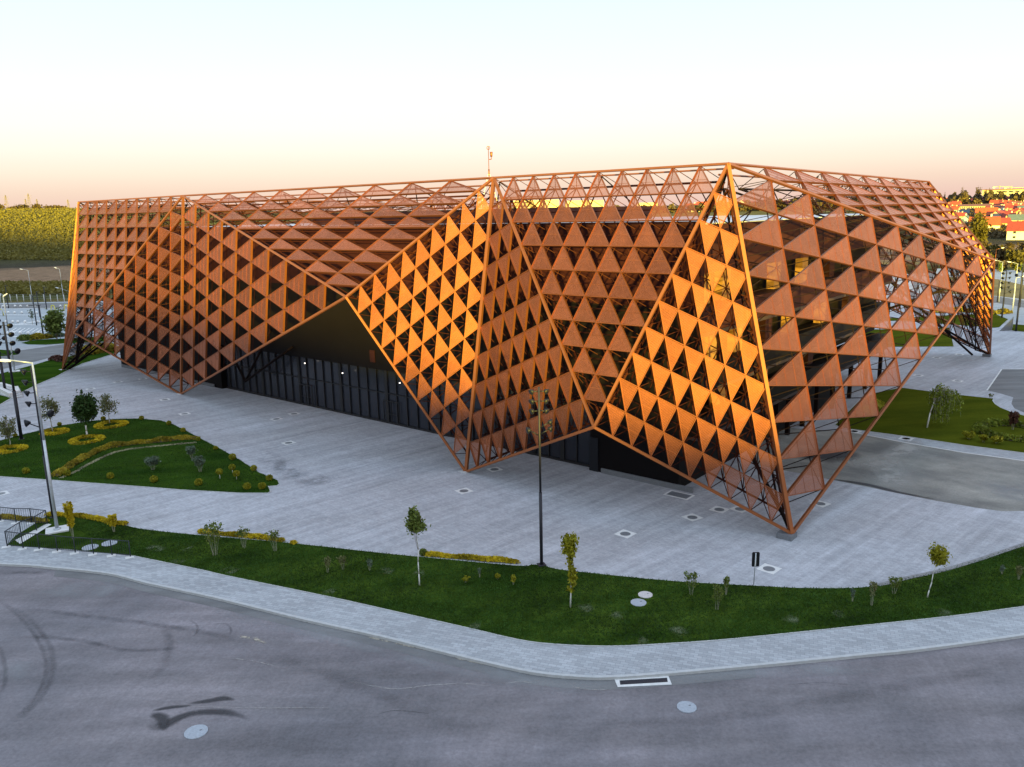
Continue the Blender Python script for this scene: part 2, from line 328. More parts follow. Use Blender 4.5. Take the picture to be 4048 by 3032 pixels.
# ---------------------------------------------------------------- terrain and hills
def sst(a,b,x):
    t=np.clip((x-a)/(b-a),0,1); return t*t*(3-2*t)
def terr(x,y):
    x=np.asarray(x,float); y=np.asarray(y,float); r=np.hypot(x,y); a=np.arctan2(x,y)
    zl=sst(470,930,r)*36+np.clip(r-900,0,900)*.012
    zr=np.clip(r-450,0,750)*.030+np.clip(r-1200,0,1500)*.004
    zc=np.clip(r-420,0,700)*.030+np.clip(r-1120,0,1500)*.01
    w=sst(-.42,-.16,a); v=sst(.05,.35,a)
    z=zl*(1-w)+w*(zc*(1-v)+zr*v)
    front=(y>0)
    z=np.where(front,z,0)*sst(-1.6,-1.3,a)*sst(-1.6,-1.3,-a)
    z=z+np.where(r>420,np.sin(x*.013+1)*np.cos(y*.011)*1.2*np.clip((r-420)/300,0,1),0)
    return z-.30
def build_terrain():
    rs=np.concatenate([[0,20,60,120,200,260,320,380,430,470],np.linspace(500,1300,34),[1400,1550,1750,2000,2400,3000,4000,6500]])
    an=np.radians(np.concatenate([np.linspace(-180,-62,14)[:-1],np.linspace(-62,62,94),np.linspace(62,180,14)[1:-1]]))
    Rr,A=np.meshgrid(rs[1:],an,indexing='ij'); xs=Rr*np.sin(A); ys=Rr*np.cos(A); zs=terr(xs,ys)
    na=len(an); vs=[(0,0,-.3)]+list(zip(xs.ravel(),ys.ravel(),zs.ravel())); fs=[(0,1+(i+1)%na,1+i) for i in range(na)]
    for j in range(len(rs)-2):
        for i in range(na):
            a=1+j*na+i; b=1+j*na+(i+1)%na; fs.append((a,b,b+na,a+na))
    me=bpy.data.meshes.new('ground'); me.from_pydata(vs,[],fs); me.update()
    for p in me.polygons: p.use_smooth=True
    m=bpy.data.materials.new('field_ground'); m.use_nodes=True; t=m.node_tree; b=t.nodes['Principled BSDF']; b.inputs['Roughness'].default_value=.95; b.inputs['Specular IOR Level'].default_value=.1
    g=N(t,'ShaderNodeNewGeometry'); s=N(t,'ShaderNodeSeparateXYZ'); t.links.new(g.outputs['Position'],s.inputs[0])
    ln=N(t,'ShaderNodeVectorMath',operation='LENGTH'); cb=N(t,'ShaderNodeCombineXYZ'); t.links.new(s.outputs[0],cb.inputs[0]); t.links.new(s.outputs[1],cb.inputs[1]); t.links.new(cb.outputs[0],ln.inputs[0])
    nz=N(t,'ShaderNodeTexNoise'); nz.inputs['Scale'].default_value=.05; nz.inputs['Detail'].default_value=6; t.links.new(g.outputs['Position'],nz.inputs[0])
    ma=N(t,'ShaderNodeMath',operation='MULTIPLY_ADD'); ma.inputs[1].default_value=30; t.links.new(nz.outputs[0],ma.inputs[0]); t.links.new(ln.outputs[1],ma.inputs[2])
    mr=N(t,'ShaderNodeMapRange'); mr.inputs[1].default_value=200; mr.inputs[2].default_value=1200; t.links.new(ma.outputs[0],mr.inputs[0])
    rp=N(t,'ShaderNodeValToRGB'); c=rp.color_ramp; c.interpolation='LINEAR'
    st=[(0,(.055,.075,.02)),(.04,(.06,.08,.02)),(.055,(.16,.12,.045)),(.085,(.15,.12,.04)),(.095,(.07,.075,.02)),(.14,(.08,.08,.02)),(.15,(.26,.19,.07)),(.165,(.22,.15,.07)),(.18,(.26,.165,.10)),(.285,(.25,.16,.095)),(.30,(.045,.038,.025)),(.33,(.05,.045,.022)),(.38,(.075,.075,.018)),(.6,(.115,.105,.02)),(.75,(.13,.11,.03)),(1,(.12,.10,.04))]
    c.elements[0].color=(*st[0][1],1); c.elements[0].position=0; c.elements[1].position=1; c.elements[1].color=(*st[-1][1],1)
    for p,cc in st[1:-1]:
        e=c.elements.new(p); e.color=(*cc,1)
    t.links.new(mr.outputs[0],rp.inputs[0])
    n2=N(t,'ShaderNodeTexNoise'); n2.inputs['Scale'].default_value=.22; n2.inputs['Detail'].default_value=7; n2.inputs['Roughness'].default_value=.75; t.links.new(g.outputs['Position'],n2.inputs[0])
    r2=N(t,'ShaderNodeMapRange'); r2.inputs[1].default_value=.3; r2.inputs[2].default_value=.7; r2.inputs[3].default_value=.55; r2.inputs[4].default_value=1.4; t.links.new(n2.outputs[0],r2.inputs[0])
    mu=N(t,'ShaderNodeMix',data_type='RGBA',blend_type='MULTIPLY'); mu.inputs[0].default_value=1; t.links.new(rp.outputs[0],mu.inputs[6]); t.links.new(r2.outputs[0],mu.inputs[7]); t.links.new(mu.outputs[2],b.inputs['Base Color'])
    bp=N(t,'ShaderNodeBump'); bp.inputs['Strength'].default_value=1; bp.inputs['Distance'].default_value=2.0; t.links.new(n2.outputs[0],bp.inputs['Height']); t.links.new(bp.outputs[0],b.inputs['Normal'])
    me.materials.append(m)
    o=bpy.data.objects.new('ground',me); COL.objects.link(o); tag(o,kind='structure')
build_terrain()
# the rise behind the camera whose long shadow lies over the plaza
def west_hill():
    yc=-170; mb=MB(); xs=np.linspace(-900,1100,120); pr=[(-130,0),(-60,.55),(-12,.97),(0,1),(14,.96),(70,.5),(160,0)]
    def hh(x):
        # crest height along x
        pts=[(-900,95),(-420,72),(-178,53),(-100,38),(-41,30),(-15,27.3),(13,24.5),(32,20),(46,19.5),(96,25),(150,20),(210,9),(300,6),(1100,5)]
        return float(np.interp(x,[p[0] for p in pts],[p[1] for p in pts]))+.35*math.sin(x*.21)+.25*math.sin(x*.53+1)
    vs=[];fs=[];n=len(pr)
    for x in xs:
        for dy,k in pr: vs.append((x,yc+dy,hh(x)*k-.4))
    for i in range(len(xs)-1):
        for j in range(n-1):
            a=i*n+j; fs.append((a,a+n,a+n+1,a+1))
    mb.add(vs,fs,0,True); o=mb.build('hills',M['dryland']); tag(o,kind='structure')
west_hill()

# ---------------------------------------------------------------- ground sheets
def sheet(name,px,z,m,kind='structure',world=None,**k):
    pts=[G(*p,0) for p in px] if world is None else world
    mb=MB(); mb.poly([(p[0],p[1],z) for p in pts]); me_o=mb.build(name,m,tri=True)
    if me_o.data.polygons[0].normal.z<0: me_o.data.flip_normals()
    tag(me_o,kind=kind); return me_o
KERB=[(-900,2200),(0,2227.8),(220,2243),(434.6,2265.8),(579.5,2302),(800,2349),(900,2372),(1205,2446.7),(1510,2514.5),(1781.5,2582),(1985,2630),(2120.5,2657),(2256,2670.5),(2400,2675),(2655.6,2658),(3090,2618.6),(3445.7,2583),(3643,2563),(4048,2508),(4700,2410)]
LAWN_S=[(518,2197),(579.5,2209.7),(800,2255),(900,2278.5),(1307,2362),(1578,2423),(1849,2484),(2052.6,2531),(2188,2548),(2400,2556.5),(2640,2546),(2900,2527),(3419,2474),(3782,2435),(4048,2399),(4700,2310)]
LAWN_N=[(188,2040),(275,2042),(416.5,2057),(501.6,2079),(579.5,2094),(760.6,2113.7),(1134.6,2146),(1500,2186),(1663,2202),(2043,2237),(2097.6,2233),(2152,2236),(2188,2248),(2300,2262),(2562,2289),(2743,2303.5),(3000,2317),(3159.5,2325),(3367,2325),(3471,2316),(3574.7,2290),(3730,2256),(3886,2209.5),(4048,2155),(4700,1950)]
def curve(pts,n=6):
    """smooth a polyline (Catmull-Rom)"""
    P=[Vector((p[0],p[1],0)) for p in pts]; o=[]
    for i in range(len(P)-1):
        a=P[max(i-1,0)];b=P[i];c=P[i+1];d=P[min(i+2,len(P)-1)]
        for k in range(n):
            t=k/n; o.append(.5*((2*b)+(-a+c)*t+(2*a-5*b+4*c-d)*t*t+(-a+3*b-3*c+d)*t**3))
    o.append(P[-1]); return o
gk=curve([G(*p) for p in KERB],4); gs=[Vector(G(*p)) for p in LAWN_S]; gn=[Vector(G(*p)) for p in LAWN_N]
gs=curve(gs,3); gn=curve(gn,3)
# road: from the kerb line to behind the camera
sheet('road',None,-.13,M['asphalt'],world=[Vector((-160,60,0))]+gk+[Vector((160,40,0)),Vector((160,-100,0)),Vector((-160,-100,0))])
sheet('plaza',None,0,M['plaza'],world=gk+[Vector((260,90,0)),Vector((300,262,0)),Vector((150,262,0)),Vector((60,240,0)),Vector((-100,228,0)),Vector((-230,229,0)),Vector((-260,80,0))])
# sidewalk strip between kerb and lawn
walk=[Vector((p.x,p.y,0)) for p in gk]+[Vector((p.x,p.y,0)) for p in reversed(gs)]+[G(27,2158),G(-100,2120),G(-900,2080)]
sheet('sidewalk',None,.006,M['walk'],world=walk)
sheet('path',[(-200,2100),(0,2050),(8,2050),(182,2070),(188,2076),(27,2158),(-200,2150)],.010,M['walk'])
def strip(line,w,z0,z1,m,name,kind='structure',side=0):
    mb=MB(); n=len(line); L=[];Rr=[]
    for i in range(n):
        a=line[max(i-1,0)]; b=line[min(i+1,n-1)]; t=Vector((b.x-a.x,b.y-a.y,0)).normalized(); q=Vector((-t.y,t.x,0))
        L.append(line[i]+q*(w*(.5+side))); Rr.append(line[i]-q*(w*(.5-side)))
    for i in range(n-1):
        a,b,c,d=Rr[i],Rr[i+1],L[i+1],L[i]
        vs=[(p.x,p.y,z0) for p in(a,b,c,d)]+[(p.x,p.y,z1) for p in(a,b,c,d)]
        mb.add(vs,[(4,5,6,7),(0,1,5,4),(2,3,7,6)])
    mb.add([(Rr[0].x,Rr[0].y,z0),(L[0].x,L[0].y,z0),(L[0].x,L[0].y,z1),(Rr[0].x,Rr[0].y,z1)],[(0,1,2,3)])
    mb.add([(Rr[-1].x,Rr[-1].y,z0),(L[-1].x,L[-1].y,z0),(L[-1].x,L[-1].y,z1),(Rr[-1].x,Rr[-1].y,z1)],[(3,2,1,0)])
    o=mb.build(name,m); tag(o,kind=kind); return o
strip(gk,.18,-.2,.022,M['kerb'],'kerb')
sheet('gutter',None,-.122,M['asphalt3'],world=[Vector((p.x,p.y,0)) for p in gk[8:60]]+[Vector((p.x*.985,p.y*.985-.35,0)) for p in reversed(gk[8:60])])
sheet('lawn',None,.035,M['lawn'],world=gs+[p for p in reversed(gn)]+[G(60,2120),G(27,2157),G(270,2172)])
M['kerbd']=mat('weathered_kerb',(.20,.20,.205),.85,0,.25,2,.3,15)
strip(gn[3:56],.07,-.02,.040,M['kerb'],'kerb')
strip(gn[-16:],.32,-.02,.07,M['kerbd'],'kerb')
strip(gs,.07,-.02,.045,M['kerb'],'kerb')
ISL=[(-80,1755),(0,1742),(90.5,1718),(231.8,1684),(362,1664),(452.7,1657),(543,1655),(634,1662),(688,1678.6),(742,1706),(793,1733),(864.5,1770),(952.6,1820),(1023,1867),(1099.5,1899.5),(1103.6,1914),(1096.6,1921),(1061,1923),(1070,1943.5),(1058,1950.6),(952.6,1950.6),(717.5,1937.7),(600,1928),(210,1899.5),(0,1885),(-80,1880)]
sheet('lawn',ISL,.035,M['lawn2'])
gi=[Vector(G(*p)) for p in ISL]
strip(gi+[gi[0]],.10,-.02,.045,M['kerb'],'kerb')
SL=[(-100,1500),(0,1477.7),(144.8,1439.7),(202.8,1421.6),(253,1414),(330,1395),(420,1375),(520,1362),(500,1385),(434.5,1404.5),(330,1437),(268,1465),(224.5,1488.6),(150,1520),(72,1559),(0,1601),(-100,1650)]
sheet('lawn',SL,.035,M['lawn2']); strip([Vector(G(*p)) for p in SL[8:]],.14,-.02,.05,M['kerb'],'kerb')
RL=[(3300,1680),(3368,1698),(3583,1726.5),(3813,1761),(4048,1792),(4500,1858),(4500,1790),(4200,1697),(4046.6,1643),(4000,1630),(3956,1612),(3935,1598),(3925,1585),(3927,1576),(3757,1558),(3561,1532.7),(3463.6,1552.6),(3400,1580)]
sheet('lawn',RL,.035,M['lawn3']); gr=[Vector(G(*p)) for p in RL]; strip(gr[1:]+[gr[0]],.12,-.02,.045,M['kerb'],'kerb')
sheet('lawn',[(3420,1303),(3534,1302),(3753,1296),(3769.6,1370),(3536,1371),(3400,1380)],.035,M['lawn3'])
sheet('lawn',[(3300,1262),(3558,1257),(3760,1246),(3930,1240),(3985,1262),(3950,1294),(3930,1296),(3558,1268),(3300,1275)],.035,M['lawn3'])
sheet('lawn',[(3998,1306),(4048,1312),(4300,1330),(4300,1290),(4048,1285),(4000,1282)],.035,M['lawn3'])
sheet('road',[(2950,1740),(3100,1690),(3368.7,1709),(3583,1751),(3813,1790),(4048,1822),(4500,1885),(4500,2010),(4048,2020),(3959,2021),(3852,2006),(3679,1975.7),(3545,1949),(3296,1897),(3000,1840)],.006,M['asphalt2'])
sheet('road',[(3959.7,1459.7),(4048,1460),(4500,1462),(4500,1700),(4048,1631),(4010,1614),(3998,1595),(4005.6,1570.7),(3950,1554),(3901.8,1543)],.006,M['asphalt3'])
sheet('sidewalk',[(3368,1699),(3583,1727.5),(3813,1762),(4048,1793),(4500,1859),(4500,1885),(4048,1822),(3813,1790),(3583,1751),(3368.7,1709)],.012,M['walk'])
strip([Vector(G(*p)) for p in [(3368.7,1709),(3583,1751),(3813,1790),(4048,1822),(4500,1885)]],.15,-.02,.03,M['white'],'kerb')
strip([Vector(G(*p)) for p in [(3901.8,1543),(3959.7,1459.7),(4048,1458)]],.15,-.02,.03,M['white'],'kerb')
# left car park
sheet('road',[(-300,1455),(0,1402),(80,1385),(250,1361),(420,1330),(700,1290),(700,1325),(420,1370),(250,1401),(144,1428),(80,1442),(0,1462),(-300,1520)],.006,M['asphalt3'])
sheet('parking_lot',[(-300,1210),(0,1199),(271,1193),(800,1188),(800,1275),(420,1325),(250,1358),(80,1372),(0,1380),(-300,1410)],.006,M['parking'])
sheet('road',[(-300,1222),(0,1203),(130,1199),(271,1196),(800,1192),(800,1222),(271,1222),(0,1219),(-300,1240)],.012,M['asphalt3'])
sheet('lawn',[(84,1356),(120,1347),(200,1341),(256,1339),(420,1330),(420,1350),(253,1358),(180,1363),(110,1362)],.04,M['lawn2'])
sheet('lawn',[(-100,1380),(0,1383),(50,1385),(76,1393),(70,1402),(0,1409),(-100,1420)],.04,M['lawn2'])
# far right roads and lots beyond the arena
sheet('road',[(3700,1062),(3900,1062),(4048,1077),(4500,1120),(4500,1160),(4048,1122),(3950,1100),(3700,1085)],.02,M['parking'])
sheet('lawn',[(3700,1092),(3945,1104),(4048,1127),(4500,1165),(4500,1198),(4048,1183),(3940,1170),(3700,1160)],.03,M['dryland'])
sheet('road',[(3700,1165),(3940,1172),(4048,1188),(4500,1200),(4500,1225),(4048,1216),(3940,1197),(3700,1190)],.02,M['asphalt3'])
sheet('parking_lot',[(3700,1196),(3940,1202),(4048,1225),(4500,1245),(4500,1300),(4048,1276),(3930,1258),(3700,1250)],.02,M['parking'])
# parking bay lines
mb=MB()
for (x0,y0,x1,y1) in [(0,1221,270,1218),(0,1244,268,1247),(38,1282,262,1288),(30,1330,165,1337),(40,1310,90,1309)]:
    a,b=G(x0,y0),G(x1,y1); mb.bar(Vector((a.x,a.y,.026)),Vector((b.x,b.y,.026)),.45,.01,Vector((0,0,1)))
for i in range(9):
    a=G(60+i*13,1285-i*1.6); b=G(88+i*13,1276-i*1.6); mb.bar(Vector((a.x,a.y,.024)),Vector((b.x,b.y,.024)),.22,.01,Vector((0,0,1)))
for i in range(8):
    a=G(40+i*17,1312+i*.5); b=G(66+i*17,1296+i*.5); mb.bar(Vector((a.x,a.y,.024)),Vector((b.x,b.y,.024)),.16,.01,Vector((0,0,1)))
tag(mb.build('parking_lines',M['paint']),kind='structure')

# ---------------------------------------------------------------- arena
T0=Vector((-63.074,121.007,24.889)); dD=Vector((.76864,-.63968,0)); dN=Vector((-.63968,-.76864,0))
def A(a,o,z): p=T0+dD*a+dN*o; return Vector((p.x,p.y,z))
V={'T0':(-63.074,121.007,24.889),'T1':(-39.965,101.384,24.889),'T2':(-1.167,69.953,24.889),'T3':(14.954,56.071,24.889),'T4':(58.596,114.585,24.889),
'B1':(-42.813,101.189,0.0),'B2':(-4.212,66.689,0.0),'B3':(18.649,50.658,0.4),'L1':(-62.436,113.959,6.572),'V1':(-14.514,71.086,15.006),'V2':(5.914,56.451,6.565),
'R':(57.866,96.318,15.13),'B0':(-68.592,120.505,0.0),'B4':(69.357,114.169,0.4)}
V={k:Vector(v) for k,v in V.items()}
V.update(TL=A(0,-73,24.889),VL=A(-7.3,-20,15),BL=A(-4,-77,0),L1b=A(5,-78,6.6),T1b=A(30.3,-73,24.889),B1b=A(28.2,-76,0),V1b=A(69.3,-80.3,15),T2b=A(80.2,-73,24.889),B2b=A(80,-77,0),V2b=A(92,-79,6.6))
arena=empty('arena',A(50,-36,0),'large dark arena wrapped in a folded copper lattice of triangular perforated panels','arena')
CEN=A(50,-36,12)
FAC=[('T0','T1','L1',None),('L1','T1','B1',(0,3)),('B1','T1','V1',(0,3)),('T1','T2','V1',None),('V1','T2','B2',(0,1)),('B2','T2','V2',(3,1)),('T2','T3','V2',(0,1)),('V2','T3','B3',(3,1)),
('B3','T3','R',(0,3)),('T3','T4','R',(3,3)),('R','T4','B4',None),('B0','T0','L1',None),('B0','T0','VL',None),('T0','TL','VL',None),('VL','TL','BL',None),
('TL','T1b','L1b',None),('L1b','T1b','B1b',None),('B2b','T2b','V2b',None),('T2b','T4','V2b',None),('V2b','T4','B4',None),('BL','TL','L1b',None)]
panels=[]; edges={}
for P,Q,Sx,rib in FAC:
    p,q,s=V[P],V[Q],V[Sx]; n=(q-p).cross(s-p).normalized()
    if n.dot((p+q+s)/3-CEN)<0: n=-n
    def Lp(i,j): return p+(q-p)*(i/10)+(s-p)*(j/10)
    mb=MB()
    for k in range(1,10):
        for a,b in ((Lp(k,0),Lp(k,10-k)),(Lp(0,k),Lp(10-k,k)),(Lp(k,0),Lp(0,k))):
            mb.bar(a,b,.048,.22,n,0)
    fo=mb.build('facade_facet',M['copper'],arena)
    # inner space frame
    sb=MB(); node={}
    for i in range(10):
        for j in range(10-i):
            c=(Lp(i,j)+Lp(i+1,j)+Lp(i,j+1))/3-n*1.75; node[(i,j)]=c
            for v in (Lp(i,j),Lp(i+1,j),Lp(i,j+1)): sb.tube(v-n*.2,c,.034,n=4,cap=False)
    for (i,j),c in node.items():
        for di,dj in((1,0),(0,1),(1,-1)):
            if (i+di,j+dj) in node:
                bd=(dj==0 and j==0) or (di==0 and i==0) or (di==1 and dj==-1 and i+j==9)
                sb.tube(c,node[(i+di,j+dj)],.085 if bd else .045,n=5,cap=False)
    sb.build('space_frame',M['trussblack'] if P in('B3','T3','R','B0','T0') else M['truss_sunlit'],fo)
    for a,b in((P,Q),(Q,Sx),(P,Sx)):
        k=tuple(sorted((a,b))); edges.setdefault(k,[]).append(n)
    e1=(q-p).normalized(); e2=n.cross(e1)
    for i in range(10):
        for j in range(10-i):
            if i+j>8: continue
            t3=[Lp(i+1,j),Lp(i+1,j+1),Lp(i,j+1)]; c=sum(t3,Vector())/3
            sh=[c+(v-c)*(1-.035/((v-c).length*.5)) -n*.045 for v in t3]
            uv=[((v-p).dot(e1),(v-p).dot(e2)) for v in sh]
            ribs=[]
            if rib:
                which,cnt=rib
                base=(sh[0],sh[2]) if False else None
                # ribs parallel to one of the lattice directions, evenly spaced
                if which==0: a,b,c3=sh[0],sh[1],sh[2]   # parallel to p-q side:   edge (i,j+1)-(i+1,j+1)
                else: a,b,c3=sh[2],sh[0],sh[1]
                # which==0 : lines parallel to edge sh[1]-sh[2]; which==3 : parallel to edge sh[0]-sh[1]
                if which==0: ap,e0,e1_=sh[0],sh[1],sh[2]
                else: ap,e0,e1_=sh[2],sh[0],sh[1]
                for r in range(1,cnt+1):
                    f=r/(cnt+1) if cnt>1 else .52
                    ribs.append((ap+(e0-ap)*f,ap+(e1_-ap)*f))
            scr=[proj(v) for v in sh]
            ar=0
            if all(z>1 for _,_,z in scr) and n.dot(Vector((0,0,H0))-c)>0:
                ar=abs((scr[1][0]-scr[0][0])*(scr[2][1]-scr[0][1])-(scr[2][0]-scr[0][0])*(scr[1][1]-scr[0][1]))/2
            panels.append((ar,sh,uv,n,ribs,fo))
def mkpanel(name,items,parent):
    vs=[];fs=[];uvs=[];mi=[];rn=[]
    for ar,sh,uv,n,ribs,fo in items:
        b=len(vs); vs+=[tuple(v) for v in sh]; fs.append((b,b+1,b+2)); uvs+=uv; mi.append(0); r=random.random(); rn+=[r]*3
        for a,c in ribs:
            t=(c-a).normalized(); q=t.cross(n)
            b=len(vs); w=.013
            vs+=[tuple(x) for x in (a-q*w+n*.014,c-q*w+n*.014,c+q*w+n*.014,a+q*w+n*.014,a-q*w,c-q*w,c+q*w,a+q*w)]; rn+=[.5]*8; uvs+=[(0,0)]*8
            for f in((0,1,2,3),(0,4,5,1),(3,2,6,7)): fs.append(tuple(b+i for i in f)); mi.append(1)
    me=bpy.data.meshes.new(name); me.from_pydata(vs,[],fs); me.materials.append(M['panel']); me.materials.append(M['copper'])
    me.polygons.foreach_set('material_index',mi); ul=me.uv_layers.new(name='UVMap')
    for l in me.loops: ul.data[l.index].uv=uvs[l.vertex_index]
    at=me.attributes.new('rnd','FLOAT','POINT'); at.data.foreach_set('value',rn)
    o=bpy.data.objects.new(name,me); COL.objects.link(o); o.parent=parent
    me.transform(Matrix.Translation(-arena.location)); return o
panels.sort(key=lambda t:-t[0])
for it in panels[:100]: mkpanel('perforated_panel',[it],it[5])
tag(mkpanel('perforated_panel',panels[100:],arena),kind='stuff')
for (a,b),ns in edges.items():
    n=sum(ns,Vector()).normalized(); w=.20
    if a[0]!=b[0] and {a[0],b[0]}=={'T','B'}: w=.27
    if a[0]=='T' and b[0]=='T': w=.15
    mb=MB(); pa,pb=V[a],V[b]
    mb.bar(pa,pb,w,w,n,0,off=.07)
    if a[0]=='T' and b[0]=='T': mb.bar(pa-Vector((0,0,.0))-n*.9,pb-n*.9,.10,.10,n,0)
    mb.build('edge_beam',M['beam'],arena)
for b in('B3','B4'):
    mb=MB(); p=V[b]; mb.box((p.x-.25,p.y+.3,.19),1.05,1.0,.38,R(-40)); mb.build('concrete_footing',M['iron'],arena)
for b in('B1','B2','B0'):
    mb=MB(); p=V[b]; mb.box((p.x,p.y+.15,.03),.9,.9,.06,R(-40)); mb.build('concrete_footing',M['kerb'],arena)
# heavy inner braces
for a,b in [(V['B0'],A(9,-2.4,10.5)),(V['B0']+Vector((.8,.2,0)),A(1.5,-9,9)),(A(38,-1.2,2.2),A(30,-2.2,10)),(A(38,-1.2,2.2),A(47,-2.2,7.2)),(A(38,-1.2,2.2),A(43,-2.2,9)),(V['B3']+Vector((.2,.9,0)),A(97.8,-3.5,11)),(V['B4']+Vector((-.8,-.3,.2)),A(97,-64,9)),(V['B4']+Vector((-3.4,-1.4,.2)),A(95.5,-64,12)),(V['T3']-Vector((0,0,.3)),A(98.2,-3,20.6)),(V['R']+Vector((-1.5,.3,-1)),A(98,-52,19)),(V['R']+Vector((-1.5,.3,-2)),A(98,-52,9))]:
    mb=MB(); mb.tube(a,b,.15,n=8); mb.build('brace',M['trussblack'],arena)
mb=MB()
for k in range(11):
    t=k/10; top=V['T0'].lerp(V['T3'],t)
    mb.tube(top-Vector((0,0,.4)),A(2+95*t,-3,20.7),.05,n=5); mb.tube(top-Vector((0,0,.4)),A(2+95*min(1,t+.05),-7,20.7),.05,n=5)
for k in range(1,8):
    t=k/7; top=V['T3'].lerp(V['T4'],t); mb.tube(top-Vector((0,0,.4)),A(98,-3-53*t,20.7),.055,n=5)
mb.build('tie_strut',M['trussblack'],arena)
# hall
def hallbox(name,a0,a1,o0,o1,z0,z1,m):
    mb=MB(); pts=[A(a0,o0,0),A(a1,o0,0),A(a1,o1,0),A(a0,o1,0)]; mb.prism(pts,z0,z1); return mb.build(name,m,arena)
hallbox('hall_wall',1.5,96.2,-3.3,-57,6.0,20.8,M['hall'])
hallbox('hall_wall',1.5,30,-2.6,-57,0,5.997,M['hall'])
hallbox('hall_wall',88.5,97.0,-2.6,-40,0,5.997,M['hall'])
hallbox('hall_wall',1.5,98.4,-2.55,-3.297,6.0,14.497,M['hall'])
hallbox('hall_wall',1.5,98.4,-2.56,-3.297,14.5,20.8,M['hall_sunlit'])
hallbox('hall_wall',30.003,88.497,-4.2,-40,0,5.997,M['hall'])
hallbox('roof',1.8,98.1,-2.9,-56.7,20.803,20.86,M['roofw'])
hallbox('roof_plant_room',34,74,-16,-38,20.863,22.4,M['hallbrown'])
hallbox('parapet',1.5,98.4,-2.5,-2.85,20.803,21.05,M['hallbrown'])
# right end: stacked galleries with deep dark openings
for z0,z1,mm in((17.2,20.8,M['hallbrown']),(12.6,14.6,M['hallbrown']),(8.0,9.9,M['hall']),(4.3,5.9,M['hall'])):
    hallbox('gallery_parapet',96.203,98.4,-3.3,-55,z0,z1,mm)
for z0 in (12.3,7.7,4.0):
    hallbox('gallery_floor',94.5,98.38,-3.4,-55,z0,z0+.28,M['deck'])
for k,(o,z0,z1) in enumerate([(-5.5,14.6,17.2),(-9.2,14.6,17.2),(-13.5,14.6,17.2),(-20,14.6,17.2),(-27,14.6,17.2),(-35,14.6,17.2),(-7,9.9,12.3),(-12,9.9,12.3),(-18.5,9.9,12.3),(-24,9.9,12.3),(-33,9.9,12.3),(-42,9.9,12.3),(-9,5.9,7.7),(-18,5.9,7.7),(-30,5.9,7.7)]):
    mb=MB(); c=A(97.1,o,(z0+z1)/2); mb.box(c,.7,1.5,z1-z0,math.atan2(dD.y,dD.x)); mb.build('gallery_column',M['yellowcol'] if k%3!=2 else M['hallbrown'],arena)
for o in (-20,-23,-27,-31,-36,-42,-48,-54):
    mb=MB(); mb.box(A(98.0,o,2),.4,.4,4.0,math.atan2(dD.y,dD.x)); mb.build('ground_column',M['trussblack'],arena)
# glazed foyer front
mb=MB(); w=math.atan2(dD.y,dD.x); mb.prism([A(30.003,-3.4,0),A(88.497,-3.4,0),A(88.497,-3.5,0),A(30.003,-3.5,0)],.15,5.99); mb.build('glass_wall',M['darkglass'],arena)
mb=MB()
for k in range(38):
    a=30.8+k*1.55; mb.box(A(a,-3.32,3),.09 if k%5 else .42,.16,5.98,w)
mb.box(A(59.25,-3.30,3.3),58.4,.10,.09,w); mb.box(A(59.25,-3.28,.09),58.4,.22,.18,w)
mb.build('mullion',M['mull'],arena)
for a in(47.5,62.5,76.0):
    mb=MB(); 
    for da in(-1.2,0,1.2): mb.box(A(a+da,-3.2,1.25),.08,.08,2.5,w)
    mb.box(A(a,-3.2,2.5),2.5,.09,.09,w); mb.box(A(a,-3.16,1.1),1.9,.06,.05,w); mb.build('entrance_door',M['steelgrey'] if False else M['mull'],arena)
for px_,py_ in [(1205,1436),(1354,1475),(1580,1514)]:
    r=ray(px_,py_); t=(-2.45-((Vector((0,0,H0))-T0).dot(dN)))/r.dot(dN); c=Vector((0,0,H0))+r*t
    mb=MB(); mb.box(c,.09,.08,.10,w); mb.build('wall_lamp',M['lit'],arena)
r=ray(1472,1408); t=(-2.50-((Vector((0,0,H0))-T0).dot(dN)))/r.dot(dN); c=Vector((0,0,H0))+r*t
mb=MB(); mb.box(c,.75,.08,1.3,w); mb.build('vent_panel',M['hallbrown'],arena)
mb=MB(); mb.box(A(88.9,-2.56,1.5),.9,.1,3.0,w); mb.build('service_door',M['black'],arena)
for a_,l_ in((94.0,8.6),(15,26.5)):
    mb=MB(); mb.box(A(a_,-2.50,.22),l_,.12,.44,w); mb.build('plinth',M['iron'],arena)
# roof mast
c=A(64,-22,0); zt=topz(c,578) if False else None
mb=MB(); q=G(1933,900); 
r=ray(1933.5,700); k=105/r.y; bx=Vector((r.x*k,105,0)); zt=H0+ray(1933.5,578).z*(105/ray(1933.5,578).y)
mast=empty('antenna_mast',(bx.x,bx.y,20.86),'slender guyed antenna mast with a ring and spotlight standing on the arena roof','mast')
mb.tube((bx.x,bx.y,20.86),(bx.x,bx.y,zt),.06,.04,6); mb.tube((bx.x,bx.y,zt-3.6),(bx.x,bx.y,zt-2.8),.10,n=6); mb.build('pole',M['beam'],mast)
mb=MB()
for s in range(12):
    a0,a1=2*math.pi*s/12,2*math.pi*(s+1)/12; mb.tube((bx.x+.2*math.cos(a0),bx.y,zt-.2+.2*math.sin(a0)),(bx.x+.2*math.cos(a1),bx.y,zt-.2+.2*math.sin(a1)),.04,n=5)
mb.build('ring',M['beam'],mast)
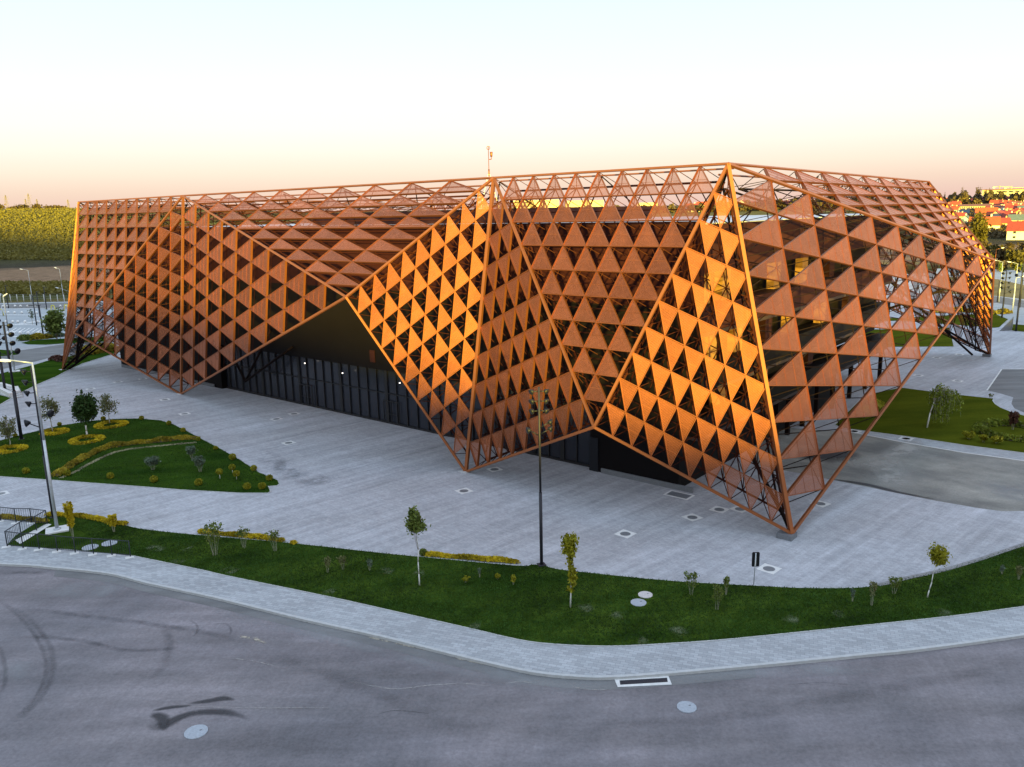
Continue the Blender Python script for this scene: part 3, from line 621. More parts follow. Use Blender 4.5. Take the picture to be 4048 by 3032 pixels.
mb=MB(); mb.tube((bx.x+.35,bx.y,zt-1.3),(bx.x+.35,bx.y,zt-.7),.12,.18,8); mb.tube((bx.x,bx.y,zt-1.6),(bx.x+.35,bx.y,zt-1.6),.05,n=5); mb.tube((bx.x+.35,bx.y,zt-1.6),(bx.x+.35,bx.y,zt-1.2),.05,n=5); mb.build('spotlight',M['beam'],mast)
mb=MB()
for sx,sy in((-1.6,0),(1.6,.3),(0,1.7)): mb.tube((bx.x,bx.y,zt-3),(bx.x+sx,bx.y+sy,20.9),.012,n=4)
mb.build('guy_wire',M['steelgrey'],mast)

# ---------------------------------------------------------------- covers and drains in the ground
def frame_cover(px,py,label,ang=0,size=1.15,dark=False):
    b=G(px,py); t=empty('manhole_cover',(b.x,b.y,.004),label,'manhole cover','manhole covers set in the paving'); a=R(40+ang)
    mb=MB(); n=24; sq=[]; ci=[]
    for k in range(n):
        an=2*math.pi*k/n; c,s_=math.cos(an),math.sin(an); m_=max(abs(c),abs(s_)); r=size/2/m_
        x,y=c*r,s_*r; sq.append((b.x+x*math.cos(a)-y*math.sin(a),b.y+x*math.sin(a)+y*math.cos(a),.014))
        ci.append((b.x+.32*size*math.cos(an+a),b.y+.32*size*math.sin(an+a),.014))
    mb.add(sq+ci,[(k,(k+1)%n,n+(k+1)%n,n+k) for k in range(n)]); mb.build('frame',M['white'],t)
    mb=MB(); mb.prism([(p[0],p[1]) for p in ci],.004,.012); mb.build('cover',M['iron'],t)
mh=[(564,1498,'faint square framed manhole cover under the lattice left of the ridge foot'),(466,1510,'manhole cover nearest the left corner of the dark hall'),(358,1537.5,'manhole cover on the paving near the leftmost leaning fin'),(651.7,1580,'manhole cover just in front of the left ridge foot'),(729.5,1636,'manhole cover beside the rounded end of the island lawn'),
(1162,1636,'farther manhole cover of the close pair before the glass foyer'),(1092.5,1656.7,'nearer manhole cover of the close pair before the glass foyer'),(1140.7,1750.8,'lone manhole cover in mid plaza right of the island lawn'),(1834,1941,'manhole cover with bright frame in front of the middle ridge foot'),(1955,1856,'manhole cover just right of the middle ridge foot'),
(2737,2045.5,'manhole cover between the rectangular hatch and the right ridge foot'),(2843.7,2014.7,'manhole cover under the rising lower beam near the right foot'),(2925,2013,'manhole cover half hidden behind the lower copper beam'),(2472,2110.7,'very white framed manhole cover alone on the open plaza'),(3040,2249,'manhole cover right beside the dark signboard'),(3243,1991.5,'faint manhole cover just right of the right ridge foot'),
(3582,1734,'oval looking manhole cover on the strip beside the willow lawn'),(3376,1705,'manhole cover at the left end of the willow lawn pavement'),(3630,1484,'manhole cover on pale paving beyond the slanted lower beam'),(3703,1414,'manhole cover near the corner of the far olive lawn'),(3793,1401,'small manhole cover left of the far truss foot'),(3786,1506,'worn manhole cover above the willow lawn'),(2,1952,'manhole cover cut by the left edge of the photo')]
for x,y,l in mh: frame_cover(x,y,l,ang=(x*7)%17-8)
b=G(2684,1957); t=empty('service_hatch',(b.x,b.y,.004),'rectangular grey service hatch beside the dark hall corner','hatch'); a=math.atan2(dD.y,dD.x)
mb=MB(); mb.box((b.x,b.y,.008),2.1,1.25,.016,a); mb.build('frame',M['white'],t); mb=MB(); mb.box((b.x,b.y,.014),1.75,.95,.014,a); mb.build('cover',M['iron'],t)
def disc(px,py,r,m,label,z=.05,rim=True):
    b=G(px,py); t=empty('concrete_cover',(b.x,b.y,z-.02),label,'manhole cover')
    mb=MB(); P=[(b.x+r*(1+.02*math.sin(k*2.7))*math.cos(k*math.pi/14),b.y+r*math.sin(k*math.pi/14)) for k in range(28)]; mb.prism(P,z-.06,z+.02); mb.build('lid',m,t)
    mb=MB(); mb.box((b.x+r*.35,b.y+r*.2,z+.026),.10,.05,.014,.4); mb.build('lifting_slot',M['iron'],t)
disc(2551,2354,.42,M['stonep'],'pale round concrete cover, farther one of the pair in the front lawn')
disc(2524,2385,.45,M['stonec'],'bluish round concrete cover, nearer one of the pair in the front lawn')
disc(357,2166,.52,M['stonec'],'round concrete cover behind the railing, left and nearer one of two')
disc(433,2150,.52,M['stonec'],'round concrete cover behind the railing, right and farther one of two')
disc(774,2884,.50,M['stonec'],'pale oval manhole cover in the road beside the dark stain',z=-.115)
disc(2715,2786,.44,M['stonec'],'pale round manhole cover in the road below the storm drain',z=-.115)
dt=G(2540,2692); t=empty('storm_drain',(dt.x,dt.y,-.125),'long rectangular storm drain with white concrete frame at the kerb','drain')
ow=[G(2426,2680,-.12),G(2640,2667,-.12),G(2656,2707,-.12),G(2442,2717,-.12)]; iw=[G(2449,2691,-.12),G(2637,2680,-.12),G(2640,2697,-.12),G(2452,2708,-.12)]
mb=MB(); mb.add([(p.x,p.y,-.105) for p in ow+iw],[(k,(k+1)%4,4+(k+1)%4,4+k) for k in range(4)]); mb.build('frame',M['white'],t)
mb=MB(); mb.add([(p.x,p.y,-.112) for p in iw],[(0,1,2,3)]); 
mb.build('grate_bed',M['drain'],t); mb=MB()
for k in range(1,24): 
    f=k/24; p0=iw[0].lerp(iw[1],f); p1=iw[3].lerp(iw[2],f); mb.bar(Vector((p0.x,p0.y,-.102)),Vector((p1.x,p1.y,-.102)),.03,.02,Vector((0,0,1)))
mb.build('grate',M['drain'],t)

# ---------------------------------------------------------------- stains and tyre marks on the road (thin worn films)
def film(name,col,alpha,scale,lo,hi):
    m=bpy.data.materials.new(name); m.use_nodes=True; t=m.node_tree; b=t.nodes['Principled BSDF']; o=t.nodes['Material Output']
    b.inputs['Base Color'].default_value=(*col,1); b.inputs['Roughness'].default_value=.8
    g=N(t,'ShaderNodeNewGeometry'); n=N(t,'ShaderNodeTexNoise'); n.inputs['Scale'].default_value=scale; n.inputs['Detail'].default_value=6; n.inputs['Roughness'].default_value=.65; t.links.new(g.outputs['Position'],n.inputs[0])
    r=N(t,'ShaderNodeMapRange'); r.inputs[1].default_value=lo; r.inputs[2].default_value=hi; t.links.new(n.outputs[0],r.inputs[0])
    at=N(t,'ShaderNodeAttribute',attribute_name='fade'); mu=N(t,'ShaderNodeMath',operation='MULTIPLY'); t.links.new(r.outputs[0],mu.inputs[0]); t.links.new(at.outputs['Fac'],mu.inputs[1])
    m2=N(t,'ShaderNodeMath',operation='MULTIPLY'); m2.inputs[1].default_value=alpha; t.links.new(mu.outputs[0],m2.inputs[0])
    tr=N(t,'ShaderNodeBsdfTransparent'); mx=N(t,'ShaderNodeMixShader'); t.links.new(m2.outputs[0],mx.inputs[0]); t.links.new(tr.outputs[0],mx.inputs[1]); t.links.new(b.outputs[0],mx.inputs[2]); t.links.new(mx.outputs[0],o.inputs[0])
    return m
F_rub=film('tyre_rubber_film',(.055,.052,.06),.42,.9,.25,.75); F_dark=film('dark_damp_film',(.040,.038,.044),.85,1.3,.20,.42)
F_dust=film('pale_dust_film',(.30,.31,.33),.60,.35,.35,.7); F_crk=film('dark_crack_film',(.04,.04,.045),.7,2.5,.3,.6); F_crack=film('pale_crack_film',(.42,.40,.38),.6,3,.3,.6); F_sand=film('sand_film',(.40,.36,.30),.9,2.2,.42,.55)
def ribbon(name,pts,w,m,z=-.122,world=False,n=6):
    L=curve([G(*p) for p in pts],n); vs=[];fs=[];fd=[]
    for i,p in enumerate(L):
        a=L[max(i-1,0)]; b=L[min(i+1,len(L)-1)]; t=(b-a).normalized(); q=Vector((-t.y,t.x,0)); ww=w if isinstance(w,(int,float)) else np.interp(i/(len(L)-1),[k/(len(w)-1) for k in range(len(w))],w)
        e=min(1,4*min(i,len(L)-1-i)/(len(L)-1)+.0)
        for s_,f in((-1,0),(-.25,1),(.25,1),(1,0)):
            r=p+q*(s_*ww); vs.append((r.x,r.y,z)); fd.append(f*e)
    for i in range(len(L)-1):
        for k in range(3): a=i*4+k; fs.append((a,a+1,a+5,a+4))
    me=bpy.data.meshes.new(name); me.from_pydata(vs,[],fs); me.materials.append(m); at=me.attributes.new('fade','FLOAT','POINT'); at.data.foreach_set('value',fd)
    o=bpy.data.objects.new(name,me); COL.objects.link(o); tag(o,kind='structure')
zz=-.126
def rb(*a,**k):
    global zz
    zz+=.0006; ribbon(*a,z=zz,**k)
rb('tyre_marks',[(-60,2330),(40,2400),(120,2480),(172,2570),(180,2650),(150,2730),(90,2800),(-10,2870)],.16,F_rub)
rb('tyre_marks',[(0,2375),(90,2420),(160,2490),(200,2560),(207,2630),(190,2700),(140,2770),(60,2840),(-40,2900)],.22,F_rub)
rb('tyre_marks',[(-20,2520),(5,2570),(20,2640),(15,2700),(-10,2760)],.15,F_rub)
rb('tyre_marks',[(640,2465),(665,2510),(665,2570),(640,2630),(590,2680)],.30,F_rub)
rb('tyre_marks',[(0,2510),(200,2512),(350,2530),(480,2560),(620,2560),(820,2540)],.22,F_rub)
rb('tyre_marks',[(60,2400),(200,2410),(400,2435),(600,2460),(800,2490),(1000,2540)],.3,F_rub)
rb('tyre_marks',[(0,2260),(100,2256),(180,2258)],.25,F_rub)
F_lawn=film('dry_grass_patch',(.16,.19,.11),.45,1.6,.38,.62)
for q_ in [[(590,2160),(620,2168),(650,2176)],[(690,2215),(725,2228)],[(735,2168),(760,2172)],[(1290,2335),(1325,2345)],[(1500,2252),(1560,2262)],[(1640,2262),(1680,2266)],[(2300,2390),(2340,2420)],[(2420,2425),(2470,2440)],[(2660,2480),(2720,2515)],[(3100,2440),(3160,2455)],[(3290,2420),(3340,2430)],[(3700,2425),(3760,2420)],[(1860,2470),(1900,2480)],[(2520,2535),(2560,2530)],[(880,2250),(940,2262)]]:
    ribbon('dry_patch',[q_[0],((q_[0][0]+q_[-1][0])/2,(q_[0][1]+q_[-1][1])/2+3),q_[-1]],.5,F_lawn,z=.062)
F_faint=film('faint_rubber_film',(.07,.066,.072),.25,.5,.3,.75)
rb('tyre_marks',[(2400,2850),(2800,2830),(3200,2770),(3700,2680),(4048,2610)],.5,F_faint)
rb('tyre_marks',[(900,2540),(1200,2620),(1420,2700),(1600,2780),(1900,2890)],.6,F_faint)
rb('tyre_marks',[(740,2440),(775,2460),(778,2490),(760,2510)],.09,F_rub)
rb('tyre_marks',[(840,2460),(890,2458),(912,2480),(905,2510)],.09,F_rub)
rb('stain',[(590,2850),(640,2858),(720,2822),(800,2806),(900,2808),(985,2835)],[.34,.42,.30,.28,.30,.10],F_dark)
rb('stain',[(595,2812),(640,2830),(650,2880)],[.2,.36,.12],F_dark)
rb('stain',[(740,2772),(820,2762),(880,2752),(930,2758)],[.08,.22,.26,.08],F_dark)
rb('stain',[(600,2800),(680,2786),(760,2780)],[.12,.16,.08],F_dark)
rb('dust_patch',[(120,2330),(260,2320),(400,2325),(500,2310)],[.6,1.3,1.5,.5],F_dust)
rb('dust_patch',[(820,2390),(1000,2440),(1300,2510),(1600,2590),(1900,2650),(2200,2700),(2400,2700)],[.3,.7,.6,.5,.8,.9,.5],F_dust)
rb('dust_patch',[(2650,2690),(2900,2660),(3200,2640),(3500,2640)],[.5,.5,.7,.4],F_dust)
rb('dust_patch',[(0,2620),(60,2640),(110,2700)],[.4,1.0,.5],F_dust)
rb('sand_patch',[(945,2508),(990,2512),(1055,2537)],[.15,.22,.08],F_sand)
rb('sand_patch',[(1440,2508),(1520,2524),(1700,2566)],[.06,.13,.07],F_sand)
rb('sand_patch',[(1790,2592),(1860,2606),(1945,2622)],[.05,.10,.06],F_sand)
rb('crack',[(1360,2680),(1550,2714),(1700,2700),(1840,2694),(1940,2705)],.05,F_crack)
rb('crack',[(1980,2695),(2060,2686),(2110,2694)],.045,F_crack)
rb('crack',[(2260,2705),(2330,2717),(2430,2718)],.045,F_crack)
rb('crack',[(900,2593),(1000,2605),(1100,2628)],.04,F_crack)
for q_ in [[(1480,2820),(1560,2800),(1700,2812)],[(3100,2700),(3240,2690),(3400,2702)]]:
    rb('crack',q_,.022,F_crk)
rb('crack',[(700,2782),(1000,2790),(1350,2788)],.03,F_crack)
zz=.016
F_pale=film('pale_cement_film',(.40,.39,.37),.75,.35,.36,.56)
rb('stain',[(3380,1800),(3450,1830),(3520,1880),(3540,1940)],[2.0,3.2,2.6,1.0],F_pale)
rb('stain',[(3480,1850),(3560,1795),(3600,1760),(3640,1742)],[1.4,2.0,1.5,.8],F_pale)
rb('stain',[(3150,1790),(3260,1800),(3400,1790)],[1.6,2.6,1.0],F_dark)
rb('stain',[(3250,1890),(3420,1915),(3545,1945),(3700,1975)],[.2,.45,.3,.2],F_dark)
rb('stain',[(3960,1980),(4000,1940),(4100,1950)],[1.5,3.0,2.5],F_dust)
zz=.009
rb('stain',[(1040,1770),(1110,1850),(1250,1900),(1340,1880)],[.8,1.5,1.6,.5],film('grey_wear_film',(.13,.14,.16),.5,.6,.4,.65))
# ---------------------------------------------------------------- lamps and masts
def street_lamp(base,topy,head,label,r=.10,mat_=None,pad=True,grp='white street lamps',rz=0):
    b=G(*base); h=topz(b,topy); t=empty('street_lamp',(b.x,b.y,.03),label,'street lamp',grp)
    m_=mat_ or M['steelgrey']; mb=MB(); mb.tube((b.x,b.y,.03),(b.x,b.y,h*.55),r,r*.75,10); mb.tube((b.x,b.y,h*.55),(b.x,b.y,h),r*.72,r*.5,10); mb.build('pole',m_,t)
    # arm in the plane facing the camera
    s=mpp(b); vx=(head[0]-(proj((b.x,b.y,h))[0]))*s; 
    rr=ray(*head); k=b.y/rr.y; hp=Vector((rr.x*k,b.y,H0+rr.z*k)); hp=b.lerp(hp,1) if False else hp
    mb=MB(); mb.tube((b.x,b.y,h-.05),(hp.x-(hp.x-b.x)*.12,hp.y,hp.z+.02),r*.42,r*.36,8); mb.build('arm',m_,t)
    d=Vector((hp.x-b.x,0,hp.z-h)); d.normalize(); mb=MB()
    a=hp-d*.25; c=hp+d*.55; q=Vector((0,1,0)); u=Vector((-d.z,0,d.x))
    if u.z<0: u=-u
    vs=[]
    for P,wd,th in((a,.07,.05),(a+d*.3,.16,.08),(c-d*.1,.16,.07),(c,.08,.03)):
        vs+=[P-q*wd-u*th,P+q*wd-u*th,P+q*wd*.7+u*th,P-q*wd*.7+u*th]
    fs=[(3,2,1,0),(12,13,14,15)]
    for k in range(3):
        for j in range(4): fs.append((k*4+j,k*4+(j+1)%4,k*4+4+(j+1)%4,k*4+4+j))
    mb.add(vs,fs); mb.build('lamp_head',M['lampwhite'],t)
    if pad:
        mb=MB(); mb.box((b.x,b.y,.07),1.5,1.3,.12,.5); mb.build('foundation',M['white'],t)
        mb=MB(); mb.tube((b.x,b.y,.13),(b.x,b.y,.22),r*2,r*1.9,12); mb.build('base_plate',M['steelgrey'],t)
    return t
street_lamp((227,2098),1432,(30,1425),'tall white street lamp on a white concrete foot behind the railing',r=.125)
street_lamp((58,1469),1172,(18,1168),'white street lamp at the left edge between the lawn strip and car park',r=.13)
street_lamp((130,1201),1068,(86,1064),'white street lamp with short arm at the far fence, the left one',r=.085,pad=False)
street_lamp((253,1192),1064,(222,1059),'white street lamp at the far fence nearest the arena corner',r=.085,pad=False)
street_lamp((281,1215),1151,(228,1138),'white street lamp half hidden behind the leaning copper fin',r=.085,pad=False)
street_lamp((12,1250),1172,(1,1168),'white street lamp at the far left of the car park',r=.085,pad=False)
street_lamp((4001,1236),1100,(4046,1092),'white street lamp on the right with its arm pointing right',r=.085,pad=False)
street_lamp((4004,1224),1042,(3992,1036),'tall white street lamp between the dark masts at right',r=.085,pad=False)
street_lamp((3948,1195),1035,(3934,1029),'white street lamp directly behind the right arena corner',r=.085,pad=False)
street_lamp((3926,1110),985,(3962,980),'orange lit street lamp rising above the right arena corner',r=.085,pad=False,mat_=M['copper'])  # orange sunlight on this white lamp is put into the pole colour
def flood(mb,c,aim,s=1.0):
    """round floodlight: drum plus yoke"""
    c=Vector(c); a=Vector(aim).normalized(); mb.tube(c-a*.16*s,c+a*.05*s,.15*s,.30*s,12); mb.tube(c+a*.05*s,c+a*.12*s,.30*s,.30*s,12); mb.tube(c-a*.26*s,c-a*.16*s,.08*s,.14*s,8)
def mast(base,topy,label,r=.13,sc=1.0,rows=4,side=((-1,.0),(1,1.0)),floods=True,lean=None,pairs=True,pad=True,topc=.0,sides=(-1,1)):
    b=G(*base); h=topz(b,topy) if isinstance(topy,(int,float)) and topy>0 else -topy
    t=empty('floodlight_mast',(b.x,b.y,.03),label,'light mast','dark floodlight masts')
    tp=Vector((b.x,b.y,h)) if lean is None else Vector((b.x+lean,b.y,h))
    mb=MB(); m1_=Vector((b.x,b.y,.03)).lerp(tp,.42); mb.tube((b.x,b.y,.03),m1_,r,r,10); mb.tube(m1_,tp,r*.72,r*.6,10); mb.build('pole',M['blackpole'],t)
    mb=MB(); mb.box((b.x,b.y,.06),.5,.5,.05,.3); mb.build('base_plate',M['blackpole'],t)
    if floods:
        for k in range(rows):
            z=h-.35*sc-k*.85*sc
            for s_ in sides:
                mb=MB(); mb.tube((b.x,b.y,z),(b.x+s_*.5*sc,b.y-.1,z),.035,n=6); flood(mb,(b.x+s_*.62*sc,b.y-.1,z),(s_*.55,-.5,-.35),sc*.9); mb.build('floodlight',M['black'],t)
        for s_,dz in side:
            z=h-.35*sc-rows*.85*sc-dz*.7
            mb=MB(); mb.tube((b.x,b.y,z-.35),(b.x+s_*.75*sc,b.y-.1,z),.04,n=6); flood(mb,(b.x+s_*.95*sc,b.y-.1,z+.05),(s_*.8,-.3,-.1),sc); mb.build('side_floodlight',M['black'],t)
    return t
mast((2141,2235),1530,'black floodlight mast standing alone in front of the copper ridges',r=.105,sc=.72,rows=3,side=((1,.2),(-1,.9),(1,.8)))
mast((213.7,2046),1450,'black floodlight mast just behind the tall white street lamp',r=.16,sc=.95,rows=4,side=((1,0),(-1,1.0)),sides=(-1,))
mast((85,1737),1272,'black floodlight mast left of the island lawn beside a sparse young tree',r=.17,sc=1.05,rows=3,side=((1,0),(-1,.2)),sides=(1,-1))
mast((21.7,1552),1230,'black floodlight mast by the concrete steps at the left edge',r=.17,sc=1.0,rows=3)
mast((3960.5,1256),1072,'black floodlight mast with paired lamps right of the arena corner',r=.15,sc=1.05,rows=4,side=((1,0),))
mast((4016,1309),1040,'tall black mast behind the dark concrete wedge',r=.15,sc=1.0,rows=2)
for bx_,ty,l in [((145,1286),1169,'thin dark car park pole behind the bare sapling'),((158,1253),1154,'thin dark car park pole in the middle bay'),((185,1224),1136,'thin dark car park pole nearest the far fence lamps'),((34,1219),1130,'thin dark car park pole at far left by the fence'),((4031,1216),1090,'thin dark pole at the right edge of the photo'),((3942,1195),1110,'thin dark pole just right of the arena corner')]:
    b=G(*bx_); h=topz(b,ty); t=empty('lamp_pole',(b.x,b.y,.03),l,'lamp pole','thin dark lamp poles'); mb=MB(); mb.tube((b.x,b.y,.03),(b.x,b.y,h),.13,.09,8); mb.build('pole',M['blackpole'],t)
    mb=MB(); mb.box((b.x+.25,b.y,h),.8,.3,.1); mb.build('lamp_head',M['black'],t)
b=G(172,1331); h=topz(b,1206); t=empty('lamp_pole',(b.x,b.y,.03),'dark car park pole with a flat arm standing in the shrub islet','lamp pole','thin dark lamp poles'); mb=MB(); mb.tube((b.x,b.y,.03),(b.x,b.y,h),.15,.11,8); mb.build('pole',M['blackpole'],t); mb=MB(); mb.box((b.x-.9,b.y,h),2.4,.35,.12); mb.build('arm',M['black'],t)
# signboard seen from the back
b=G(2979,2316); hz=topz(b,2186); t=empty('road_sign',(b.x,b.y,.03),'dark back of a tilted rectangular sign on a thin grey post','sign')
mb=MB(); mb.tube((b.x,b.y,.03),(b.x+.05,b.y,hz),.028,n=8); mb.build('post',M['steelgrey'],t)
mb=MB(); hh=topz(b,2243); c=Vector((b.x+.08,b.y+.06,(hz+hh)/2+.02)); hw=.25; hgt=(hz-hh)/2; rr_=.08; P=[]
for cx_,cz,a0 in((hw-rr_,hgt-rr_,0),(-hw+rr_,hgt-rr_,90),(-hw+rr_,-hgt+rr_,180),(hw-rr_,-hgt+rr_,270)):
    for k in range(4): an=R(a0+k*30); P.append((cx_+rr_*math.cos(an),cz+rr_*math.sin(an)))
tl=R(6); vs=[]
for yy in(0,.03):
    for x,z in P: xx_=x*math.cos(tl)+z*math.sin(tl)*.0; zz_=z-x*math.sin(tl)*1.2; vs.append((c.x+xx_,c.y+yy+x*.3,c.z+zz_))
n=len(P); mb.add(vs,[tuple(range(n)),tuple(range(2*n-1,n-1,-1))]+[(k,n+k,n+(k+1)%n,(k+1)%n) for k in range(n)]); mb.build('plate',M['black'],t)
mb=MB(); mb.box((c.x,c.y-.03,c.z),.03,.02,hgt*1.7); mb.build('bracket',M['lampwhite'],t)

# ---------------------------------------------------------------- railing
posts_f=[(29,2160),(92,2168),(155.6,2171),(227.5,2179),(298,2185),(370,2190),(443.6,2195),(516,2201)]
posts_s=[(85,2123),(145,2099),(188,2074)]
posts_b=[(126,2066.5),(64,2066),(3,2059),(-60,2052)]
t0=G(29,2160); rail=empty('railing',(t0.x,t0.y,.02),'dark metal railing with thin balusters around the footpath corner','railing')
HR=1.12
def run(pp):
    W_=[G(*p) for p in pp]
    for i in range(len(W_)-1):
        a,b=W_[i],W_[i+1]; mb=MB()
        mb.tube((a.x,a.y,HR),(b.x,b.y,HR),.032,n=6); mb.tube((a.x,a.y,.14),(b.x,b.y,.14),.02,n=5)
        L=(b-a).length; n=max(3,int(L/.16))
        for k in range(1,n):
            p=a.lerp(b,k/n); mb.tube((p.x,p.y,.14),(p.x,p.y,HR),.011,n=4)
        mb.build('rail_panel',M['rail'],rail)
    return W_
run(posts_f); run([posts_f[0]]+posts_s); run([posts_s[-1]]+posts_b)
for p in posts_f+posts_s+posts_b:
    q=G(*p); mb=MB(); mb.tube((q.x,q.y,.0),(q.x,q.y,HR+.03),.04,n=6); mb.build('post',M['rail'],rail)
    if p not in posts_s: mb=MB(); mb.box((q.x,q.y-.12,.022),.55,.42,.02,.5); mb.build('concrete_pad',M['white'],rail)
sheet('kerb',[(60,2138),(188,2072),(204,2076),(80,2153)],.06,M['white'])
# concrete wedge, steps
b=G(3975,1306); t=None
mb=MB(); P=[G(3950,1309),G(3999,1306),G(4003,1296),G(3960,1300)]; hgt=topz(G(3999,1306),1259)
mb.add([(P[0].x,P[0].y,0),(P[1].x,P[1].y,0),(P[1].x,P[1].y,hgt),(P[3].x,P[3].y,0),(P[2].x,P[2].y,0),(P[2].x,P[2].y,hgt)],[(0,1,2),(5,4,3),(0,2,5,3),(1,4,5,2),(0,3,4,1)])
tag(mb.build('retaining_wall',M['iron']),'dark grey concrete wedge wall rising beside the right car park','wall')
mb=MB()
for i in range(5):
    a=G(0+i*3,1533+i*6); c=G(62+i*3,1553+i*5); mb.bar(Vector((a.x,a.y,.55-i*.1)),Vector((c.x,c.y,.55-i*.1)),1.2,.5,Vector((0,0,1)))
stp=empty('concrete_steps',tuple(G(30,1555)),'low white concrete steps at the left edge of the lawn strip','steps')
mb.build('step',M['kerb'],stp)
for p,q in [((0,1533),(66,1548)),((66,1548),(73,1562)),((0,1552),(47,1572))]:
    mb=MB(); a,c=G(*p),G(*q); mb.bar(Vector((a.x,a.y,.75)),Vector((c.x,c.y,.6)),.5,.75,Vector((0,0,1))); mb.build('side_wall',M['white'],stp)

# ---------------------------------------------------------------- vegetation
L_dark=leafmat('dark_leaves',(.018,.045,.010),(.045,.085,.018)); L_mid=leafmat('mid_leaves',(.075,.11,.022),(.16,.20,.04))
L_yel=leafmat('yellow_leaves',(.30,.24,.012),(.60,.46,.02)); L_yg=leafmat('yellow_green_leaves',(.16,.17,.012),(.34,.31,.02))
L_ochre=leafmat('ochre_leaves',(.20,.16,.015),(.38,.30,.03)); L_grey=leafmat('grey_green_leaves',(.08,.12,.085),(.15,.19,.13))
L_willow=leafmat('willow_leaves',(.10,.14,.012),(.22,.26,.03)); L_purple=leafmat('purple_leaves',(.06,.03,.02),(.12,.05,.04)); L_sparse=leafmat('sparse_leaves',(.10,.125,.05),(.19,.18,.07))
L_far=leafmat('far_tree_leaves',(.055,.042,.02),(.12,.085,.035)); L_pop=leafmat('poplar_leaves',(.06,.055,.012),(.12,.10,.02)); L_vine=leafmat('vineyard_leaves',(.125,.110,.024),(.17,.145,.03),.25,.2)
bark=mat('grey_bark',(.16,.13,.10),.9,0,.2,6,.4,30); barkw=mat('whitewashed_bark',(.62,.62,.60),.85,0,.12,9,.3,30); twig=mat('pale_twig',(.38,.36,.30),.8,0,.15,8)
G_TREE='young trees on the lawns'
def crown(t,c,rx,ry,rz,n,size,m,name='crown',clumps=14,hollow=.35,shape=None,spread=.34):
    c=np.array(c,float); D=rdirs(clumps); rad=(hollow+(1-hollow)*rng.random((clumps,1))**.6)
    K=c+D*rad*np.array([rx,ry,rz])*.78
    idx=rng.integers(0,clumps,n); P=K[idx]+rng.normal(size=(n,3))*np.array([rx,ry,rz])*spread
    if shape is not None:
        q=(P-c)/np.array([rx,ry,rz]); keep=shape(q); P=P[keep]
    tone=rng.random(clumps)[idx][:len(P)] if shape is None else rng.random(len(P))
    tone=np.clip(tone*.6+.4*rng.random(len(P)),0,1)
    C,U,W2=leafset(P,size); return quads(C,U,W2,name,m,t,tone)
def tree(base,topy,crowny,rxpx,label,leaf,n=900,size=.07,trunk=.05,white=True,lean=0,limbs=7,cat='tree',group=G_TREE,clumps=14,spread=.30,hollow=.3,name='young_tree',ylean=0):
    b=G(*base); h=topz(b,topy); hc=topz(b,crowny); s=mpp(b); rx=rxpx*s; rz=(h-hc)/2; cz=(h+hc)/2
    t=empty(name,(b.x,b.y,.03),label,cat,group)
    tip=Vector((b.x+lean,b.y+ylean,cz+rz*.5)); mb=MB(); pts=[Vector((b.x,b.y,.0))]
    for k in range(1,7):
        f=k/6; pts.append(Vector((b.x,b.y,0)).lerp(tip,f)+Vector((random.uniform(-1,1),random.uniform(-1,1),0))*.04*math.sin(f*3))
    mb.path(pts,trunk,trunk*.35,7); mb.build('trunk',barkw if white==True else (bark if not white else twig),t)
    mb=MB()
    for k in range(limbs):
        f=random.uniform(.45,.95); p=Vector((b.x,b.y,0)).lerp(tip,f); a=random.uniform(0,6.28); l=random.uniform(.5,.95)
        e=Vector((b.x+lean+rx*l*math.cos(a),b.y+ylean+rx*l*math.sin(a),max(p.z+.1,cz+rz*random.uniform(-.5,.8)))); m_=p.lerp(e,.5)+Vector((0,0,-.05)); mb.path([p,m_,e],trunk*.35,trunk*.12,5)
    mb.build('limb',bark if white!='twig' else twig,t)
    crown(t,(b.x+lean,b.y+ylean,cz),rx,rx,rz,n,size,leaf,clumps=clumps,spread=spread,hollow=hollow); return t
tree((1659,2316.5),1996,2118,40,'slim young tree in the front lawn with an airy pointed green crown',L_mid,1500,.062,.045,clumps=26,spread=.19)
tree((346,1727.5),1557,1668,42,'young tree with dense dark green crown and white trunk on the island lawn',L_dark,4200,.10,.10,clumps=26,spread=.25)
tree((434.6,1675),1548,1650,46,'sparse young tree at the far edge of the island, right of the dense one',L_sparse,1100,.062,.05,white='twig',limbs=14,clumps=38,spread=.13)
tree((208,1707.5),1560,1665,40,'sparse young tree between the white lamp and the dense island tree',L_sparse,1100,.062,.05,white='twig',limbs=13,clumps=38,spread=.13)
tree((41.6,1762),1635,1740,38,'sparse young tree at the left end of the island lawn',L_sparse,1200,.062,.05,white='twig',limbs=13,clumps=38,spread=.13)
tree((226,1345.5),1226,1312,33,'round bushy green tree in the car park islet',L_mid,2200,.20,.12,white=False,clumps=20,spread=.28)
tree((128.5,1282),1228,1262,10,'leafless thin sapling in the car park',twig_leaf if False else L_grey,90,.12,.07,white='twig',limbs=9)
tree((240,1340),1290,1322,12,'spindly bare tree just right of the round car park tree',L_grey,60,.12,.05,white='twig',limbs=7)
tree((3665.5,2362.6),2162,2225,29,'ball crowned yellow green sapling leaning right on the front lawn',L_yg,1300,.05,.035,lean=.45,clumps=12,hollow=.5,spread=.34)
